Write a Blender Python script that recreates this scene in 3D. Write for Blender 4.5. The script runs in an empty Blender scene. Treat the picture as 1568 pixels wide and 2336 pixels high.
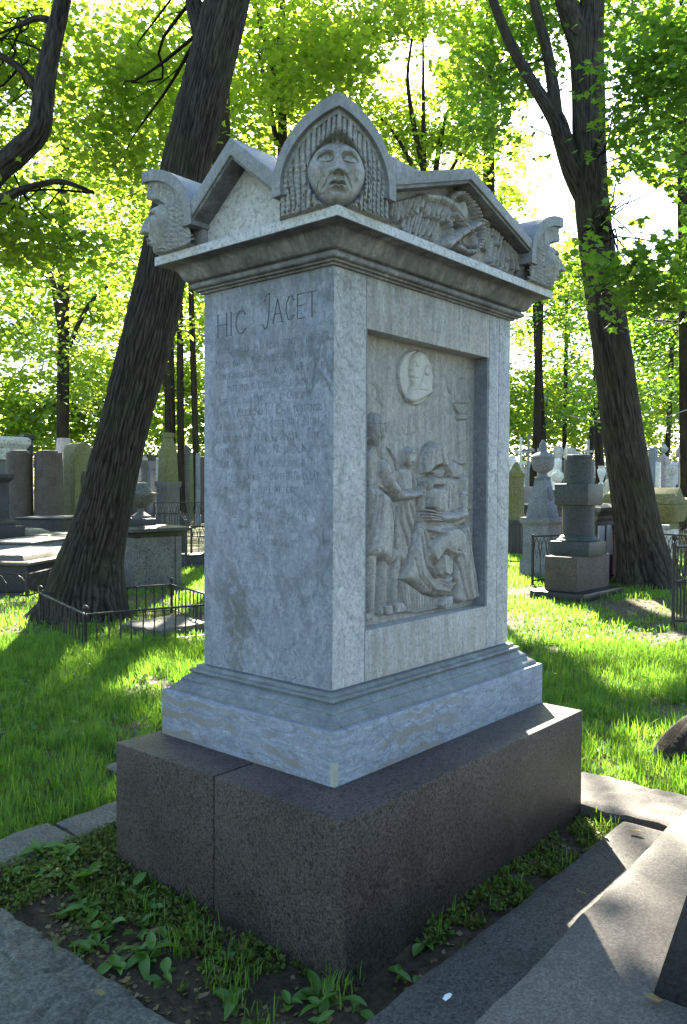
import bpy, bmesh, math, random
import numpy as np
from mathutils import Vector, Matrix
R = math.radians
rng = np.random.default_rng(7)
random.seed(7)
SC = bpy.context.scene
COL = SC.collection

# ------------------------------------------------------------------ camera
F_PX = 1881.57
YAW, PIT, ROL = 0.7069, -0.0282, 0.0049
CAM = np.array([-2.3433, -2.0569, 1.6])
fw = np.array([math.cos(YAW)*math.cos(PIT), math.sin(YAW)*math.cos(PIT), math.sin(PIT)])
rt = np.array([math.sin(YAW), -math.cos(YAW), 0.0]); up = np.cross(rt, fw)
r2 = rt*math.cos(ROL) + up*math.sin(ROL); u2 = -rt*math.sin(ROL) + up*math.cos(ROL)
cam = bpy.data.objects.new('camera', bpy.data.cameras.new('camera')); COL.objects.link(cam)
cam.matrix_world = Matrix(((r2[0], u2[0], -fw[0], CAM[0]), (r2[1], u2[1], -fw[1], CAM[1]), (r2[2], u2[2], -fw[2], CAM[2]), (0, 0, 0, 1)))
cam.data.sensor_fit = 'VERTICAL'; cam.data.sensor_height = 36; cam.data.sensor_width = 24
cam.data.lens = 36*F_PX/2336; cam.data.clip_start = 0.05; cam.data.clip_end = 2000
SC.camera = cam
# ------------------------------------------------------------------ light
SUN_AZ, SUN_EL = R(39.5), R(34)
SUN = np.array([math.cos(SUN_AZ)*math.cos(SUN_EL), math.sin(SUN_AZ)*math.cos(SUN_EL), math.sin(SUN_EL)])
W = bpy.data.worlds.new('World'); SC.world = W; W.use_nodes = True
wn = W.node_tree.nodes; wl = W.node_tree.links
sky = wn.new('ShaderNodeTexSky'); sky.sky_type = 'NISHITA'; sky.sun_disc = False
sky.sun_elevation = SUN_EL; sky.sun_rotation = math.pi/2 - SUN_AZ
sky.air_density = 1.0; sky.dust_density = 0.7; sky.ozone_density = 2.0
wl.new(sky.outputs[0], wn['Background'].inputs[0]); wn['Background'].inputs[1].default_value = 0.06
sl = bpy.data.lights.new('sun', 'SUN'); sl.energy = 5.0; sl.angle = R(0.5); sl.color = (1.0, 0.92, 0.77)
so = bpy.data.objects.new('sun', sl); COL.objects.link(so)
so.rotation_euler = Vector(-SUN).to_track_quat('-Z', 'Y').to_euler()
so.location = (10, 8, 20)
SC.view_settings.view_transform = 'Standard'; SC.view_settings.look = 'None'
SC.view_settings.gamma = 1.0; SC.view_settings.use_curve_mapping = False
SC.view_settings.exposure = 3.28
SC.cycles.max_bounces = 8; SC.cycles.transmission_bounces = 6; SC.cycles.diffuse_bounces = 4
SC.cycles.use_denoising = True

# ------------------------------------------------------------------ pixel geometry (1568 x 2336 picture grid)
def ray(x, y): return fw + r2*(x-784)/F_PX + u2*(1168-y)/F_PX
def G(x, y, z=0.0):
    d = ray(x, y); return CAM + d*(z-CAM[2])/d[2]
def D(x, y, t): return CAM + ray(x, y)*t
def depth(P): return float((np.asarray(P)-CAM) @ fw)
def prj(P):
    X = np.asarray(P, float)-CAM; z = X @ fw
    return 784 + F_PX*(X @ r2)/z, 1168 - F_PX*(X @ u2)/z

# ------------------------------------------------------------------ noise
def _h(i, j, k, s):
    v = np.sin(i*127.1 + j*311.7 + k*74.7 + s*53.3)*43758.5453
    return v - np.floor(v)
def vnoise(P, s=0):
    P = np.asarray(P, float); I = np.floor(P); f = P-I; f = f*f*(3-2*f)
    i, j, k = I[..., 0], I[..., 1], I[..., 2]; a, b, c = f[..., 0], f[..., 1], f[..., 2]
    def L(x, y, t): return x+(y-x)*t
    return L(L(L(_h(i, j, k, s), _h(i+1, j, k, s), a), L(_h(i, j+1, k, s), _h(i+1, j+1, k, s), a), b),
             L(L(_h(i, j, k+1, s), _h(i+1, j, k+1, s), a), L(_h(i, j+1, k+1, s), _h(i+1, j+1, k+1, s), a), b), c)
def fbm(P, s=0, o=3):
    P = np.asarray(P, float); r = 0; a = .5
    for q in range(o): r = r + a*vnoise(P*2**q, s+q); a *= .5
    return r
def sstep(x, a, b):
    t = np.clip((x-a)/(b-a), 0, 1); return t*t*(3-2*t)

# ------------------------------------------------------------------ materials
MATS = {}
class NT:
    def __init__(s, name):
        s.m = bpy.data.materials.new(name); s.m.use_nodes = True; s.n = s.m.node_tree.nodes; s.l = s.m.node_tree.links
        s.b = s.n['Principled BSDF']; s.out = s.n['Material Output']; MATS[name] = s.m
        s.pos = s.n.new('ShaderNodeNewGeometry').outputs['Position']
    def mapping(s, scale=(1, 1, 1), rot=(0, 0, 0), vec=None):
        m = s.n.new('ShaderNodeMapping'); m.inputs['Scale'].default_value = scale; m.inputs['Rotation'].default_value = rot
        s.l.new(vec if vec else s.pos, m.inputs[0]); return m.outputs[0]
    def noise(s, scale, detail=4, rough=.6, dist=0, vec=None):
        t = s.n.new('ShaderNodeTexNoise'); t.inputs['Scale'].default_value = scale; t.inputs['Detail'].default_value = detail
        t.inputs['Roughness'].default_value = rough; t.inputs['Distortion'].default_value = dist
        s.l.new(vec if vec else s.pos, t.inputs['Vector']); return t.outputs['Fac']
    def voro(s, scale, vec=None, feature='F1'):
        t = s.n.new('ShaderNodeTexVoronoi'); t.inputs['Scale'].default_value = scale; t.feature = feature
        s.l.new(vec if vec else s.pos, t.inputs['Vector']); return t
    def wave(s, scale, dist, detail, dscale, vec=None):
        t = s.n.new('ShaderNodeTexWave'); t.inputs['Scale'].default_value = scale; t.inputs['Distortion'].default_value = dist
        t.inputs['Detail'].default_value = detail; t.inputs['Detail Scale'].default_value = dscale
        s.l.new(vec if vec else s.pos, t.inputs['Vector']); return t.outputs['Fac']
    def ramp(s, fac, stops):
        r = s.n.new('ShaderNodeValToRGB'); e = r.color_ramp.elements
        while len(e) < len(stops): e.new(.5)
        for q, (p, c) in zip(e, stops):
            q.position = p; q.color = (c, c, c, 1) if not isinstance(c, tuple) else (*c, 1)
        s.l.new(fac, r.inputs[0]); return r.outputs[0]
    def mix(s, fac, a, b, mode='MIX'):
        m = s.n.new('ShaderNodeMix'); m.data_type = 'RGBA'; m.blend_type = mode
        for sock, v in ((m.inputs[0], fac), (m.inputs[6], a), (m.inputs[7], b)):
            if isinstance(v, (int, float)): sock.default_value = v
            elif isinstance(v, tuple): sock.default_value = (*v, 1)
            else: s.l.new(v, sock)
        return m.outputs[2]
    def math(s, op, a, b=0):
        m = s.n.new('ShaderNodeMath'); m.operation = op; m.use_clamp = False
        for sock, v in ((m.inputs[0], a), (m.inputs[1], b)):
            if isinstance(v, (int, float)): sock.default_value = v
            else: s.l.new(v, sock)
        return m.outputs[0]
    def bump(s, h, strength=.3, dist=.01):
        b = s.n.new('ShaderNodeBump'); b.inputs['Strength'].default_value = strength; b.inputs['Distance'].default_value = dist
        s.l.new(h, b.inputs['Height']); s.l.new(b.outputs[0], s.b.inputs['Normal']); return b.outputs[0]
    def fin(s, col, rough=.75, spec=.3):
        if isinstance(col, tuple): s.b.inputs['Base Color'].default_value = (*col, 1)
        else: s.l.new(col, s.b.inputs['Base Color'])
        if isinstance(rough, (int, float)): s.b.inputs['Roughness'].default_value = rough
        else: s.l.new(rough, s.b.inputs['Roughness'])
        s.b.inputs['Specular IOR Level'].default_value = spec; return s.m

def marble(name, c_lo, c_hi, vein, vrot, stain=.5, vscale=(3, 3, 3), streak=False, warm=(.30, .25, .19), sth=.5):
    t = NT(name)
    v = t.mapping(vscale, vrot)
    n1 = t.noise(2.2, 8, .68, 2.2, v); n2 = t.noise(9, 6, .7, 1.2, v)
    base = t.mix(t.ramp(n1, [(.3, 0.), (.7, 1.)]), c_lo, c_hi)
    base = t.mix(t.ramp(n2, [(.35, .75), (.65, 0.)]), base, tuple(.72*q for q in c_lo))
    w = t.wave(1.6, 9, 5, 1.4, v)
    patch = t.ramp(t.noise(1.7, 4, .6, .5), [(.42, 0.), (.62, 1.)])
    base = t.mix(t.math('MULTIPLY', t.ramp(w, [(.0, .6), (.04, .2), (.10, 0.)]), patch), base, vein)
    fl = t.noise(34, 5, .75, 1.8, v); fm_ = t.ramp(fl, [(.30, .75), (.44, 0.)])
    base = t.mix(fm_, base, tuple(.8*q for q in vein))
    fl2 = t.noise(15, 6, .75, 2.5, t.mapping((.6, .6, 1.3), (.4, .2, 0))); base = t.mix(t.ramp(fl2, [(.34, .6), (.42, 0.)]), base, tuple(.7*q for q in vein))
    base = t.mix(t.ramp(fl2, [(.60, 0.), (.72, .35)]), base, tuple(min(.72, 1.35*q) for q in c_hi))
    if streak:   # vertical rain streaks of dirt
        sv = t.mapping((26, 26, 1.2)); s1 = t.noise(1.0, 5, .7, .4, sv)
        base = t.mix(t.ramp(s1, [(.40, .0), (.68, .75)]), base, warm)
    big = t.noise(2.6, 7, .7, .8); fine = t.noise(60, 3, .6)
    st = t.math('MULTIPLY', t.ramp(big, [(sth, 0.), (sth+.18, 1.)]), stain)
    base = t.mix(t.math('MULTIPLY', st, t.ramp(t.noise(11, 6, .75, .6), [(.3, .35), (.6, 1.)])), base, (.085, .085, .095))
    base = t.mix(t.ramp(fine, [(.38, .5), (.5, 0.)]), base, (.17, .17, .18))
    if name == 'marble_face':
        vm = t.n.new('ShaderNodeVectorMath'); vm.operation = 'SUBTRACT'; t.l.new(t.pos, vm.inputs[0]); vm.inputs[1].default_value = (0, .53, 1.02)
        mp = t.mapping((1.0, 6.0, 2.4), (R(-24), 0, 0), vm.outputs[0]); ln = t.n.new('ShaderNodeVectorMath'); ln.operation = 'LENGTH'; t.l.new(mp, ln.inputs[0])
        dd = t.math('ADD', ln.outputs['Value'], t.math('MULTIPLY', t.noise(11, 8, .8, 1.5), 3.4))
        base = t.mix(t.ramp(t.math('MULTIPLY', dd, .4), [(.70, .75), (.90, 0.)]), base, (.12, .115, .10))
    if name == 'marble_base':   # wavy brown bedding bands
        bv = t.mapping((.55, .55, .8), (0, R(90), 0)); bw = t.wave(5.0, 12, 6, 1.1, bv)
        bm = t.math('MULTIPLY', t.ramp(bw, [(.50, 0.), (.72, .8)]), t.ramp(t.noise(2.1, 4, .6, .4), [(.40, 0.), (.58, 1.)]))
        base = t.mix(bm, base, (.19, .172, .155)); base = t.mix(t.math('MULTIPLY', t.ramp(bw, [(.0, .7), (.04, 0.)]), .5), base, (.10, .105, .12))
    if name in ('marble_face', 'marble_side', 'marble_lintel'):   # grime washed down from the cornice
        sx_ = t.n.new('ShaderNodeSeparateXYZ'); t.l.new(t.pos, sx_.inputs[0]); zf = t.ramp(t.math('MULTIPLY', t.math('SUBTRACT', sx_.outputs[2], 1.75), 1.45), [(.15, 0.), (1., 1.)])
        gn = t.noise(1.0, 6, .72, .8, t.mapping((13, 13, 2.0))); gb = t.noise(4.5, 5, .7, .6)
        gm = t.math('MULTIPLY', zf, t.math('MULTIPLY', t.ramp(gn, [(.38, 0.), (.62, 1.)]), t.ramp(gb, [(.40, .1), (.60, 1.)])))
        base = t.mix(t.math('MULTIPLY', gm, .8), base, (.10, .105, .115))
    pit = t.voro(95).outputs['Distance']
    base = t.mix(t.ramp(pit, [(.0, .45), (.14, 0.)]), base, (.08, .08, .085))
    h = t.math('ADD', t.math('MULTIPLY', fine, .5), t.math('MULTIPLY', n2, .7))
    t.bump(h, .35, .004)
    return t.fin(base, .62, .35)
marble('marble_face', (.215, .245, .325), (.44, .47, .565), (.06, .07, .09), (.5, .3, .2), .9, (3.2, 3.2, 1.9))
marble('marble_side', (.42, .425, .46), (.62, .62, .655), (.15, .15, .155), (.2, .8, .1), .5, (3, 3, 2.2))
marble('marble_lintel', (.40, .40, .43), (.58, .58, .61), (.25, .24, .24), (.1, .2, .5), .3, (3, 3, 1.2), True)
marble('marble_base', (.21, .245, .33), (.38, .415, .51), (.07, .075, .085), (.1, .15, .1), .6, (1.6, 1.6, 5.5))
marble('marble_cornice', (.28, .28, .30), (.50, .495, .52), (.16, .155, .15), (.3, .2, .5), 1.0, (2, 2, 2), True, (.06, .05, .044), .36)
marble('marble_ledge', (.14, .165, .18), (.29, .32, .345), (.07, .08, .075), (.1, .15, .1), .9, (2, 2, 5), False, (.1, .1, .1), .42)
marble('marble_roof', (.23, .24, .255), (.36, .37, .39), (.17, .175, .18), (.2, .1, .1), .7, (4, 4, 4))
marble('marble_carved', (.35, .335, .345), (.54, .52, .525), (.24, .235, .23), (.4, .2, .2), .4, (3, 3, 2), True, (.22, .20, .18))
marble('marble_head', (.28, .28, .285), (.47, .465, .455), (.2, .19, .18), (.4, .2, .2), .75, (5, 5, 5))
marble('marble_white', (.55, .56, .60), (.70, .70, .74), (.4, .41, .43), (.4, .2, .2), .1, (2.5, 2.5, 2))
marble('marble_reveal', (.16, .18, .21), (.28, .30, .34), (.1, .1, .11), (.1, .1, .1), .6, (4, 4, 4))

def granite(name, a, b, dark, scale=120, rough=.7, bump=.15, moss=None):
    t = NT(name)
    n = t.noise(scale, 4, .75); n_d = t.noise(scale*.72, 5, .8, .6)
    c = t.mix(t.ramp(n, [(.40, 0.), (.60, 1.)]), a, b)
    c = t.mix(t.ramp(n_d, [(.41, 1.), (.48, 0.)]), c, dark)
    c = t.mix(t.ramp(t.noise(scale*1.1, 3, .7), [(.62, 0.), (.72, .5)]), c, tuple(1.5*q for q in b))
    big = t.noise(2.3, 6, .7, .5)
    c = t.mix(t.ramp(big, [(.42, 0.), (.75, .55)]), c, tuple(.5*q for q in dark))
    if moss:
        mo = t.noise(3.1, 7, .75, .3)
        c = t.mix(t.ramp(mo, [(.52, 0.), (.68, .8)]), c, moss)
    t.bump(t.math('ADD', n, t.math('MULTIPLY', big, 1.5)), bump, .004)
    return t.fin(c, rough, .3)
granite('granite_plinth', (.034, .027, .025), (.112, .085, .078), (.008, .008, .008), 110, .5)
granite('granite_dark', (.03, .031, .032), (.06, .062, .062), (.014, .014, .015), 80, .55)
granite('granite_green', (.032, .038, .037), (.065, .075, .07), (.015, .018, .017), 60, .5)
granite('granite_black', (.012, .013, .015), (.025, .026, .028), (.006, .006, .007), 90, .35)
granite('granite_grey', (.10, .10, .092), (.19, .186, .172), (.045, .045, .045), 45, .8, .2, (.10, .105, .05))
granite('granite_red', (.07, .056, .047), (.13, .10, .082), (.03, .026, .023), 60, .7)
granite('stone_pale', (.42, .40, .36), (.6, .58, .53), (.25, .24, .2), 18, .85)
granite('stone_white', (.62, .61, .58), (.78, .77, .74), (.4, .4, .38), 14, .8)
granite('stone_moss', (.12, .12, .06), (.20, .19, .10), (.09, .1, .03), 22, .9, .2, (.14, .17, .03))
granite('stone_pink', (.42, .34, .30), (.55, .46, .42), (.22, .18, .15), 20, .8)
granite('stone_bluegrey', (.14, .15, .17), (.25, .262, .285), (.12, .125, .14), 40, .8)
granite('slab_stone', (.07, .07, .058), (.165, .16, .134), (.06, .06, .055), 70, .85, .5)
granite('slab_dark', (.045, .043, .039), (.10, .093, .083), (.025, .024, .022), 90, .85, .35)
granite('slab_warm', (.085, .078, .068), (.18, .164, .142), (.09, .08, .07), 110, .85, .35)
def iron(name, a, b):
    t = NT(name); n = t.noise(30, 5, .7); c = t.mix(t.ramp(n, [(.4, 0.), (.65, 1.)]), a, b)
    t.bump(n, .3, .002); return t.fin(c, .65, .4)
iron('iron', (.018, .017, .016), (.045, .033, .024)); iron('iron_rust', (.05, .03, .018), (.16, .08, .035))
def bark(name, a, b, moss=(.045, .05, .02)):
    t = NT(name); v = t.mapping((1, 1, .22)); n = t.noise(26, 6, .7, .3, v); g = t.noise(1.6, 4, .6)
    at = t.n.new('ShaderNodeAttribute'); at.attribute_name = 'ridge'
    c = t.mix(at.outputs['Fac'], a, b); c = t.mix(t.ramp(n, [(.3, .6), (.6, 0.)]), c, tuple(.4*q for q in a))
    c = t.mix(t.ramp(g, [(.5, 0.), (.75, .6)]), c, moss)
    t.bump(n, .7, .012); return t.fin(c, .9, .1)
bark('bark', (.008, .007, .0055), (.072, .062, .048)); bark('bark_far', (.016, .013, .010), (.045, .036, .026), (.07, .065, .02))
def leafmat(name, d0, d1, t0, t1, fac=.55, gloss=.08):
    t = NT(name); at = t.n.new('ShaderNodeAttribute'); at.attribute_name = 'var'
    dc = t.mix(at.outputs['Fac'], d0, d1); tc = t.mix(at.outputs['Fac'], t0, t1)
    df = t.n.new('ShaderNodeBsdfDiffuse'); tr = t.n.new('ShaderNodeBsdfTranslucent'); gl = t.n.new('ShaderNodeBsdfGlossy')
    gl.inputs['Roughness'].default_value = .4
    t.l.new(dc, df.inputs[0]); t.l.new(tc, tr.inputs[0])
    m1 = t.n.new('ShaderNodeMixShader'); m1.inputs[0].default_value = fac; t.l.new(df.outputs[0], m1.inputs[1]); t.l.new(tr.outputs[0], m1.inputs[2])
    m2 = t.n.new('ShaderNodeMixShader'); m2.inputs[0].default_value = gloss; t.l.new(m1.outputs[0], m2.inputs[1]); t.l.new(gl.outputs[0], m2.inputs[2])
    gl.inputs[0].default_value = (.6, .65, .6, 1)
    t.l.new(m2.outputs[0], t.out.inputs[0]); return t.m
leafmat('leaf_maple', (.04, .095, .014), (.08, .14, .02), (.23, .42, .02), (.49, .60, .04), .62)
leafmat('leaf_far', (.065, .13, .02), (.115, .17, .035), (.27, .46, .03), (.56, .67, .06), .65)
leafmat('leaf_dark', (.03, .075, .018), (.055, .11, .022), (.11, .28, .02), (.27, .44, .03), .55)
leafmat('grass_blade', (.045, .12, .012), (.10, .17, .03), (.12, .34, .012), (.30, .46, .05), .5, .03)
leafmat('weed_leaf', (.065, .15, .022), (.10, .19, .03), (.09, .24, .02), (.16, .30, .03), .35, .04)
leafmat('moss_tuft', (.05, .09, .015), (.13, .16, .03), (.08, .12, .01), (.16, .18, .03), .3, .02)
leafmat('dry_leaf', (.12, .075, .04), (.24, .17, .07), (.12, .08, .03), (.25, .2, .05), .3, .05)
t = NT('ground'); n = t.noise(1.1, 8, .7, .3); n2 = t.noise(14, 6, .7); n3 = t.noise(.35, 3, .6)
c = t.mix(t.ramp(n2, [(.3, 0.), (.7, 1.)]), (.045, .036, .026), (.12, .10, .07))
c = t.mix(t.ramp(n, [(.44, 0.), (.56, .75)]), c, (.07, .10, .025)); c = t.mix(t.ramp(n3, [(.5, 0.), (.7, .5)]), c, (.16, .15, .10))
t.bump(n2, .8, .03); t.fin(c, .95, .1)
t = NT('soil'); n = t.noise(22, 7, .75); n2 = t.noise(4, 5, .7)
c = t.mix(t.ramp(n, [(.3, 0.), (.72, 1.)]), (.02, .015, .011), (.10, .078, .056)); c = t.mix(t.ramp(n2, [(.5, 0.), (.7, .5)]), c, (.05, .055, .02))
t.bump(n, 1.0, .02); t.fin(c, .95, .1)
for nm, cc in (('carved_letter', (.09, .10, .125)), ('white_scrap', (.75, .78, .8)), ('mortar', (.36, .36, .33)), ('dark_hole', (.01, .01, .01)), ('wire', (.35, .33, .30)), ('plaster_white', (.7, .7, .68)), ('plaster_pink', (.6, .33, .3)), ('door_glass', (.02, .03, .05))):
    t = NT(nm); n = t.noise(40, 3, .6); t.fin(t.mix(t.ramp(n, [(.35, 0.), (.65, 1.)]), cc, tuple(.8*q for q in cc)), .7)
t = NT('letter_small'); n = t.noise(16, 4, .7); t.fin(t.mix(t.ramp(n, [(.40, 0.), (.6, 1.)]), (.07, .082, .105), (.24, .27, .32)), .7)

# ------------------------------------------------------------------ mesh building
def npmesh(name, V, Fs, mat, parent=None, attr=None, smooth=False, angle=None):
    me = bpy.data.meshes.new(name); V = np.ascontiguousarray(V, np.float32); Fs = np.ascontiguousarray(Fs, np.int32)
    m, k = Fs.shape
    me.vertices.add(len(V)); me.vertices.foreach_set('co', V.ravel())
    me.loops.add(m*k); me.loops.foreach_set('vertex_index', Fs.ravel())
    me.polygons.add(m); me.polygons.foreach_set('loop_start', np.arange(0, m*k, k, dtype=np.int32))
    if smooth: me.polygons.foreach_set('use_smooth', np.ones(m, bool))
    me.update(calc_edges=True)
    if attr:
        for an, (dom, val) in attr.items():
            a = me.attributes.new(an, 'FLOAT', dom); a.data.foreach_set('value', np.ascontiguousarray(val, np.float32))
    if smooth and angle: me.set_sharp_from_angle(angle=R(angle))
    me.materials.append(MATS[mat])
    o = bpy.data.objects.new(name, me); COL.objects.link(o)
    if parent: o.parent = parent
    return o
def grid_faces(nr, nc, wrap=False):
    i = np.arange(nr-1)[:, None]; j = np.arange(nc if wrap else nc-1)[None, :]; j2 = (j+1) % nc
    return np.stack([i*nc+j, i*nc+j2, (i+1)*nc+j2, (i+1)*nc+j], -1).reshape(-1, 4)
class MB:
    def __init__(s): s.v = []; s.f = []
    def add(s, V, F):
        o = len(s.v); s.v += [tuple(map(float, q)) for q in V]; s.f += [tuple(o+i for i in q) for q in F]; return s
    def box(s, x0, x1, y0, y1, z0, z1): return s.frus(x0, x1, y0, y1, z0, z1, 0, 0)
    def frus(s, x0, x1, y0, y1, z0, z1, ix, iy):
        V = [(x0, y0, z0), (x1, y0, z0), (x1, y1, z0), (x0, y1, z0), (x0+ix, y0+iy, z1), (x1-ix, y0+iy, z1), (x1-ix, y1-iy, z1), (x0+ix, y1-iy, z1)]
        return s.add(V, [(3, 2, 1, 0), (4, 5, 6, 7), (0, 1, 5, 4), (1, 2, 6, 5), (2, 3, 7, 6), (3, 0, 4, 7)])
    def cbox(s, cx, cy, wx, wy, z0, z1, ix=0, iy=None):
        return s.frus(cx-wx/2, cx+wx/2, cy-wy/2, cy+wy/2, z0, z1, ix, ix if iy is None else iy)
    def rings(s, prof, x0, x1, y0, y1, cap0=True, cap1=True):   # mitred moulding round a rectangle, prof = [(offset, z)]
        V = []; F = []
        for e, z in prof: V += [(x0-e, y0-e, z), (x1+e, y0-e, z), (x1+e, y1+e, z), (x0-e, y1+e, z)]
        for i in range(len(prof)-1):
            for j in range(4): F.append((4*i+j, 4*i+(j+1) % 4, 4*i+4+(j+1) % 4, 4*i+4+j))
        if cap0: F.append((3, 2, 1, 0))
        n = 4*(len(prof)-1)
        if cap1: F.append((n, n+1, n+2, n+3))
        return s.add(V, F)
    def lathe(s, prof, cx=0, cy=0, n=24, flute=0, fr=0):
        V = []; F = []
        for r, z in prof:
            for i in range(n):
                a = 2*math.pi*i/n; q = r*(1-fr*(.5-.5*math.cos(a*flute))) if flute else r
                V.append((cx+q*math.cos(a), cy+q*math.sin(a), z))
        for k in range(len(prof)-1):
            for i in range(n): F.append((k*n+i, k*n+(i+1) % n, (k+1)*n+(i+1) % n, (k+1)*n+i))
        F.append(tuple(range(n-1, -1, -1))); m = n*(len(prof)-1); F.append(tuple(range(m, m+n)))
        return s.add(V, F)
    def prism(s, poly, axis, a0, a1):   # poly in the plane normal to axis
        def P(u, v, w): return {'x': (w, u, v), 'y': (u, w, v), 'z': (u, v, w)}[axis]
        n = len(poly); V = [P(u, v, a0) for u, v in poly]+[P(u, v, a1) for u, v in poly]
        F = [tuple(range(n)), tuple(range(2*n-1, n-1, -1))]+[(i, n+i, n+(i+1) % n, (i+1) % n) for i in range(n)]
        return s.add(V, F)
    def tube(s, pts, rad, n=6, caps=True):
        pts = [Vector(p) for p in pts]; rad = rad if hasattr(rad, '__len__') else [rad]*len(pts); V = []; F = []
        for i, p in enumerate(pts):
            d = (pts[min(i+1, len(pts)-1)]-pts[max(i-1, 0)]).normalized(); a = Vector((0, 0, 1)) if abs(d.z) < .9 else Vector((1, 0, 0))
            u = d.cross(a).normalized(); w = d.cross(u)
            for k in range(n): t = 2*math.pi*k/n; V.append(p+(u*math.cos(t)+w*math.sin(t))*rad[i])
        for i in range(len(pts)-1):
            for k in range(n): F.append((i*n+k, i*n+(k+1) % n, (i+1)*n+(k+1) % n, (i+1)*n+k))
        if caps: F += [tuple(range(n-1, -1, -1)), tuple(range(len(pts)*n-n, len(pts)*n))]
        return s.add(V, F)
    def build(s, name, mat, parent=None, bevel=0, smooth=0):
        me = bpy.data.meshes.new(name); me.from_pydata(s.v, [], s.f)
        bm = bmesh.new(); bm.from_mesh(me); bmesh.ops.recalc_face_normals(bm, faces=bm.faces)
        if bevel:
            ed = [e for e in bm.edges if len(e.link_faces) == 2 and e.calc_face_angle(0) > .5]
            bmesh.ops.bevel(bm, geom=ed, offset=bevel, segments=2, profile=.6, affect='EDGES', clamp_overlap=True)
        bm.to_mesh(me); bm.free()
        if smooth or bevel:
            me.polygons.foreach_set('use_smooth', [True]*len(me.polygons)); me.set_sharp_from_angle(angle=R(smooth or 35))
        me.materials.append(MATS[mat]); o = bpy.data.objects.new(name, me); COL.objects.link(o)
        if parent: o.parent = parent
        return o
def tag(o, label=None, cat=None, group=None, kind=None):
    for k, v in (('label', label), ('category', cat), ('group', group), ('kind', kind)):
        if v: o[k] = v
    return o
def thing(name, label, cat, loc=(0, 0, 0), rz=0, group=None):
    o = bpy.data.objects.new(name, None); COL.objects.link(o); o.location = loc; o.rotation_euler = (0, 0, rz); o.empty_display_size = .2
    return tag(o, label, cat, group)
def part(name, me, parent, loc=(0, 0, 0), rot=(0, 0, 0), sc=1):   # another copy of a mesh
    o = bpy.data.objects.new(name, me); COL.objects.link(o); o.parent = parent; o.location = loc; o.rotation_euler = rot
    o.scale = (sc, sc, sc) if not hasattr(sc, '__len__') else sc
    return o
# ------------------------------------------------------------------ ground and paving
def axis(lo, hi, step): return np.concatenate([[-600, -200, -80, -40, -22], np.arange(lo, hi, step), [34, 50, 90, 200, 700]])
gx, gy = axis(-12, 26, .4), axis(-12, 26, .4)
XX, YY = np.meshgrid(gx, gy, indexing='ij')
ZZ = (fbm(np.stack([XX*.5, YY*.5, XX*0], -1), 3)-.45)*.10
ZZ -= .10*((XX > -1.0) & (XX < 2.0) & (YY > -1.4) & (YY < 1.5))
ZZ -= .25*((XX < 1.8) & (YY < -.7)) + .1*((XX < -.6) & (YY < 1.2))
ground = npmesh('ground', np.stack([XX, YY, ZZ], -1).reshape(-1, 3), grid_faces(len(gx), len(gy)), 'ground', smooth=True); tag(ground, kind='structure')
def sheet(name, x0, x1, y0, y1, st, zf, mat, parent=None):
    xs = np.arange(x0, x1+st/2, st); ys = np.arange(y0, y1+st/2, st); X, Y = np.meshgrid(xs, ys, indexing='ij')
    return npmesh(name, np.stack([X, Y, zf(X, Y)], -1).reshape(-1, 3), grid_faces(len(xs), len(ys)), mat, parent, smooth=True)
def soil_z(X, Y):
    P = np.stack([X*7, Y*7, X*0], -1)
    return (fbm(P, 11)-.45)*.05 - .04*np.exp(-((X+.4)**2+(Y+.4)**2)/.18) + .03*sstep(Y, .7, 1.1)
soil = sheet('soil_bed', -1.1, 2.1, -.72, 1.35, .03, soil_z, 'soil'); tag(soil, kind='structure')

def rough_slab(name, x0, x1, y0, y1, z, th, mat, parent, amp=.01, fr=9, edge=.02, st=.025, seed=0, rot=0):
    xs = np.linspace(x0, x1, max(3, int((x1-x0)/st))); ys = np.linspace(y0, y1, max(3, int((y1-y0)/st)))
    X, Y = np.meshgrid(xs, ys, indexing='ij'); P = np.stack([X*fr, Y*fr, X*0+seed], -1)
    n = fbm(P, seed, 4)-.47; rid = np.abs(fbm(P*.6, seed+5, 3)-.47)
    Z = z + amp*(1.6*n - 2.2*np.clip(.06-rid, 0, 1)*4)
    d = np.minimum(np.minimum(X-x0, x1-X), np.minimum(Y-y0, y1-Y))
    Z -= .012*np.exp(-d/.012)
    e = np.exp(-d/.08); j1 = fbm(np.stack([Y*5, X*2, Y*0+seed], -1), seed+9)-.45; j2 = fbm(np.stack([X*5, Y*2, X*0+seed], -1), seed+8)-.45
    X2 = X + e*edge*4*j1; Y2 = Y + e*edge*4*j2
    V = np.stack([X2, Y2, Z], -1).reshape(-1, 3); F = grid_faces(len(xs), len(ys))
    nr, nc = len(xs), len(ys); I = np.arange(nr*nc).reshape(nr, nc)
    b = np.concatenate([I[0, :], I[1:, -1], I[-1, -2::-1], I[-2:0:-1, 0]]); V2 = V[b].copy(); V2[:, 2] = z-th; n0 = len(V)
    k = np.arange(len(b)); k2 = (k+1) % len(b); F2 = np.stack([b[k], n0+k, n0+k2, b[k2]], -1)
    return npmesh(name, np.concatenate([V, V2]), np.concatenate([F, F2]), mat, parent, smooth=True, angle=50)
path = thing('path', None, None); tag(path, kind='structure')
rough_slab('paving_slab', -2.6, -.33, 1.17, 1.47, .045, .15, 'slab_stone', path, .006, 8, .02, .03, 1)
rough_slab('paving_slab', -.31, 1.3, 1.19, 1.46, .04, .15, 'slab_stone', path, .006, 8, .02, .03, 2)
rough_slab('paving_slab', -2.6, -.85, -.62, 1.0, .04, .15, 'slab_stone', path, .024, 12, .005, .012, 4)
rough_slab('paving_slab', -2.6, -.55, -.9, -.6, .05, .15, 'slab_dark', path, .006, 8, .01, .03, 6)
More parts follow.
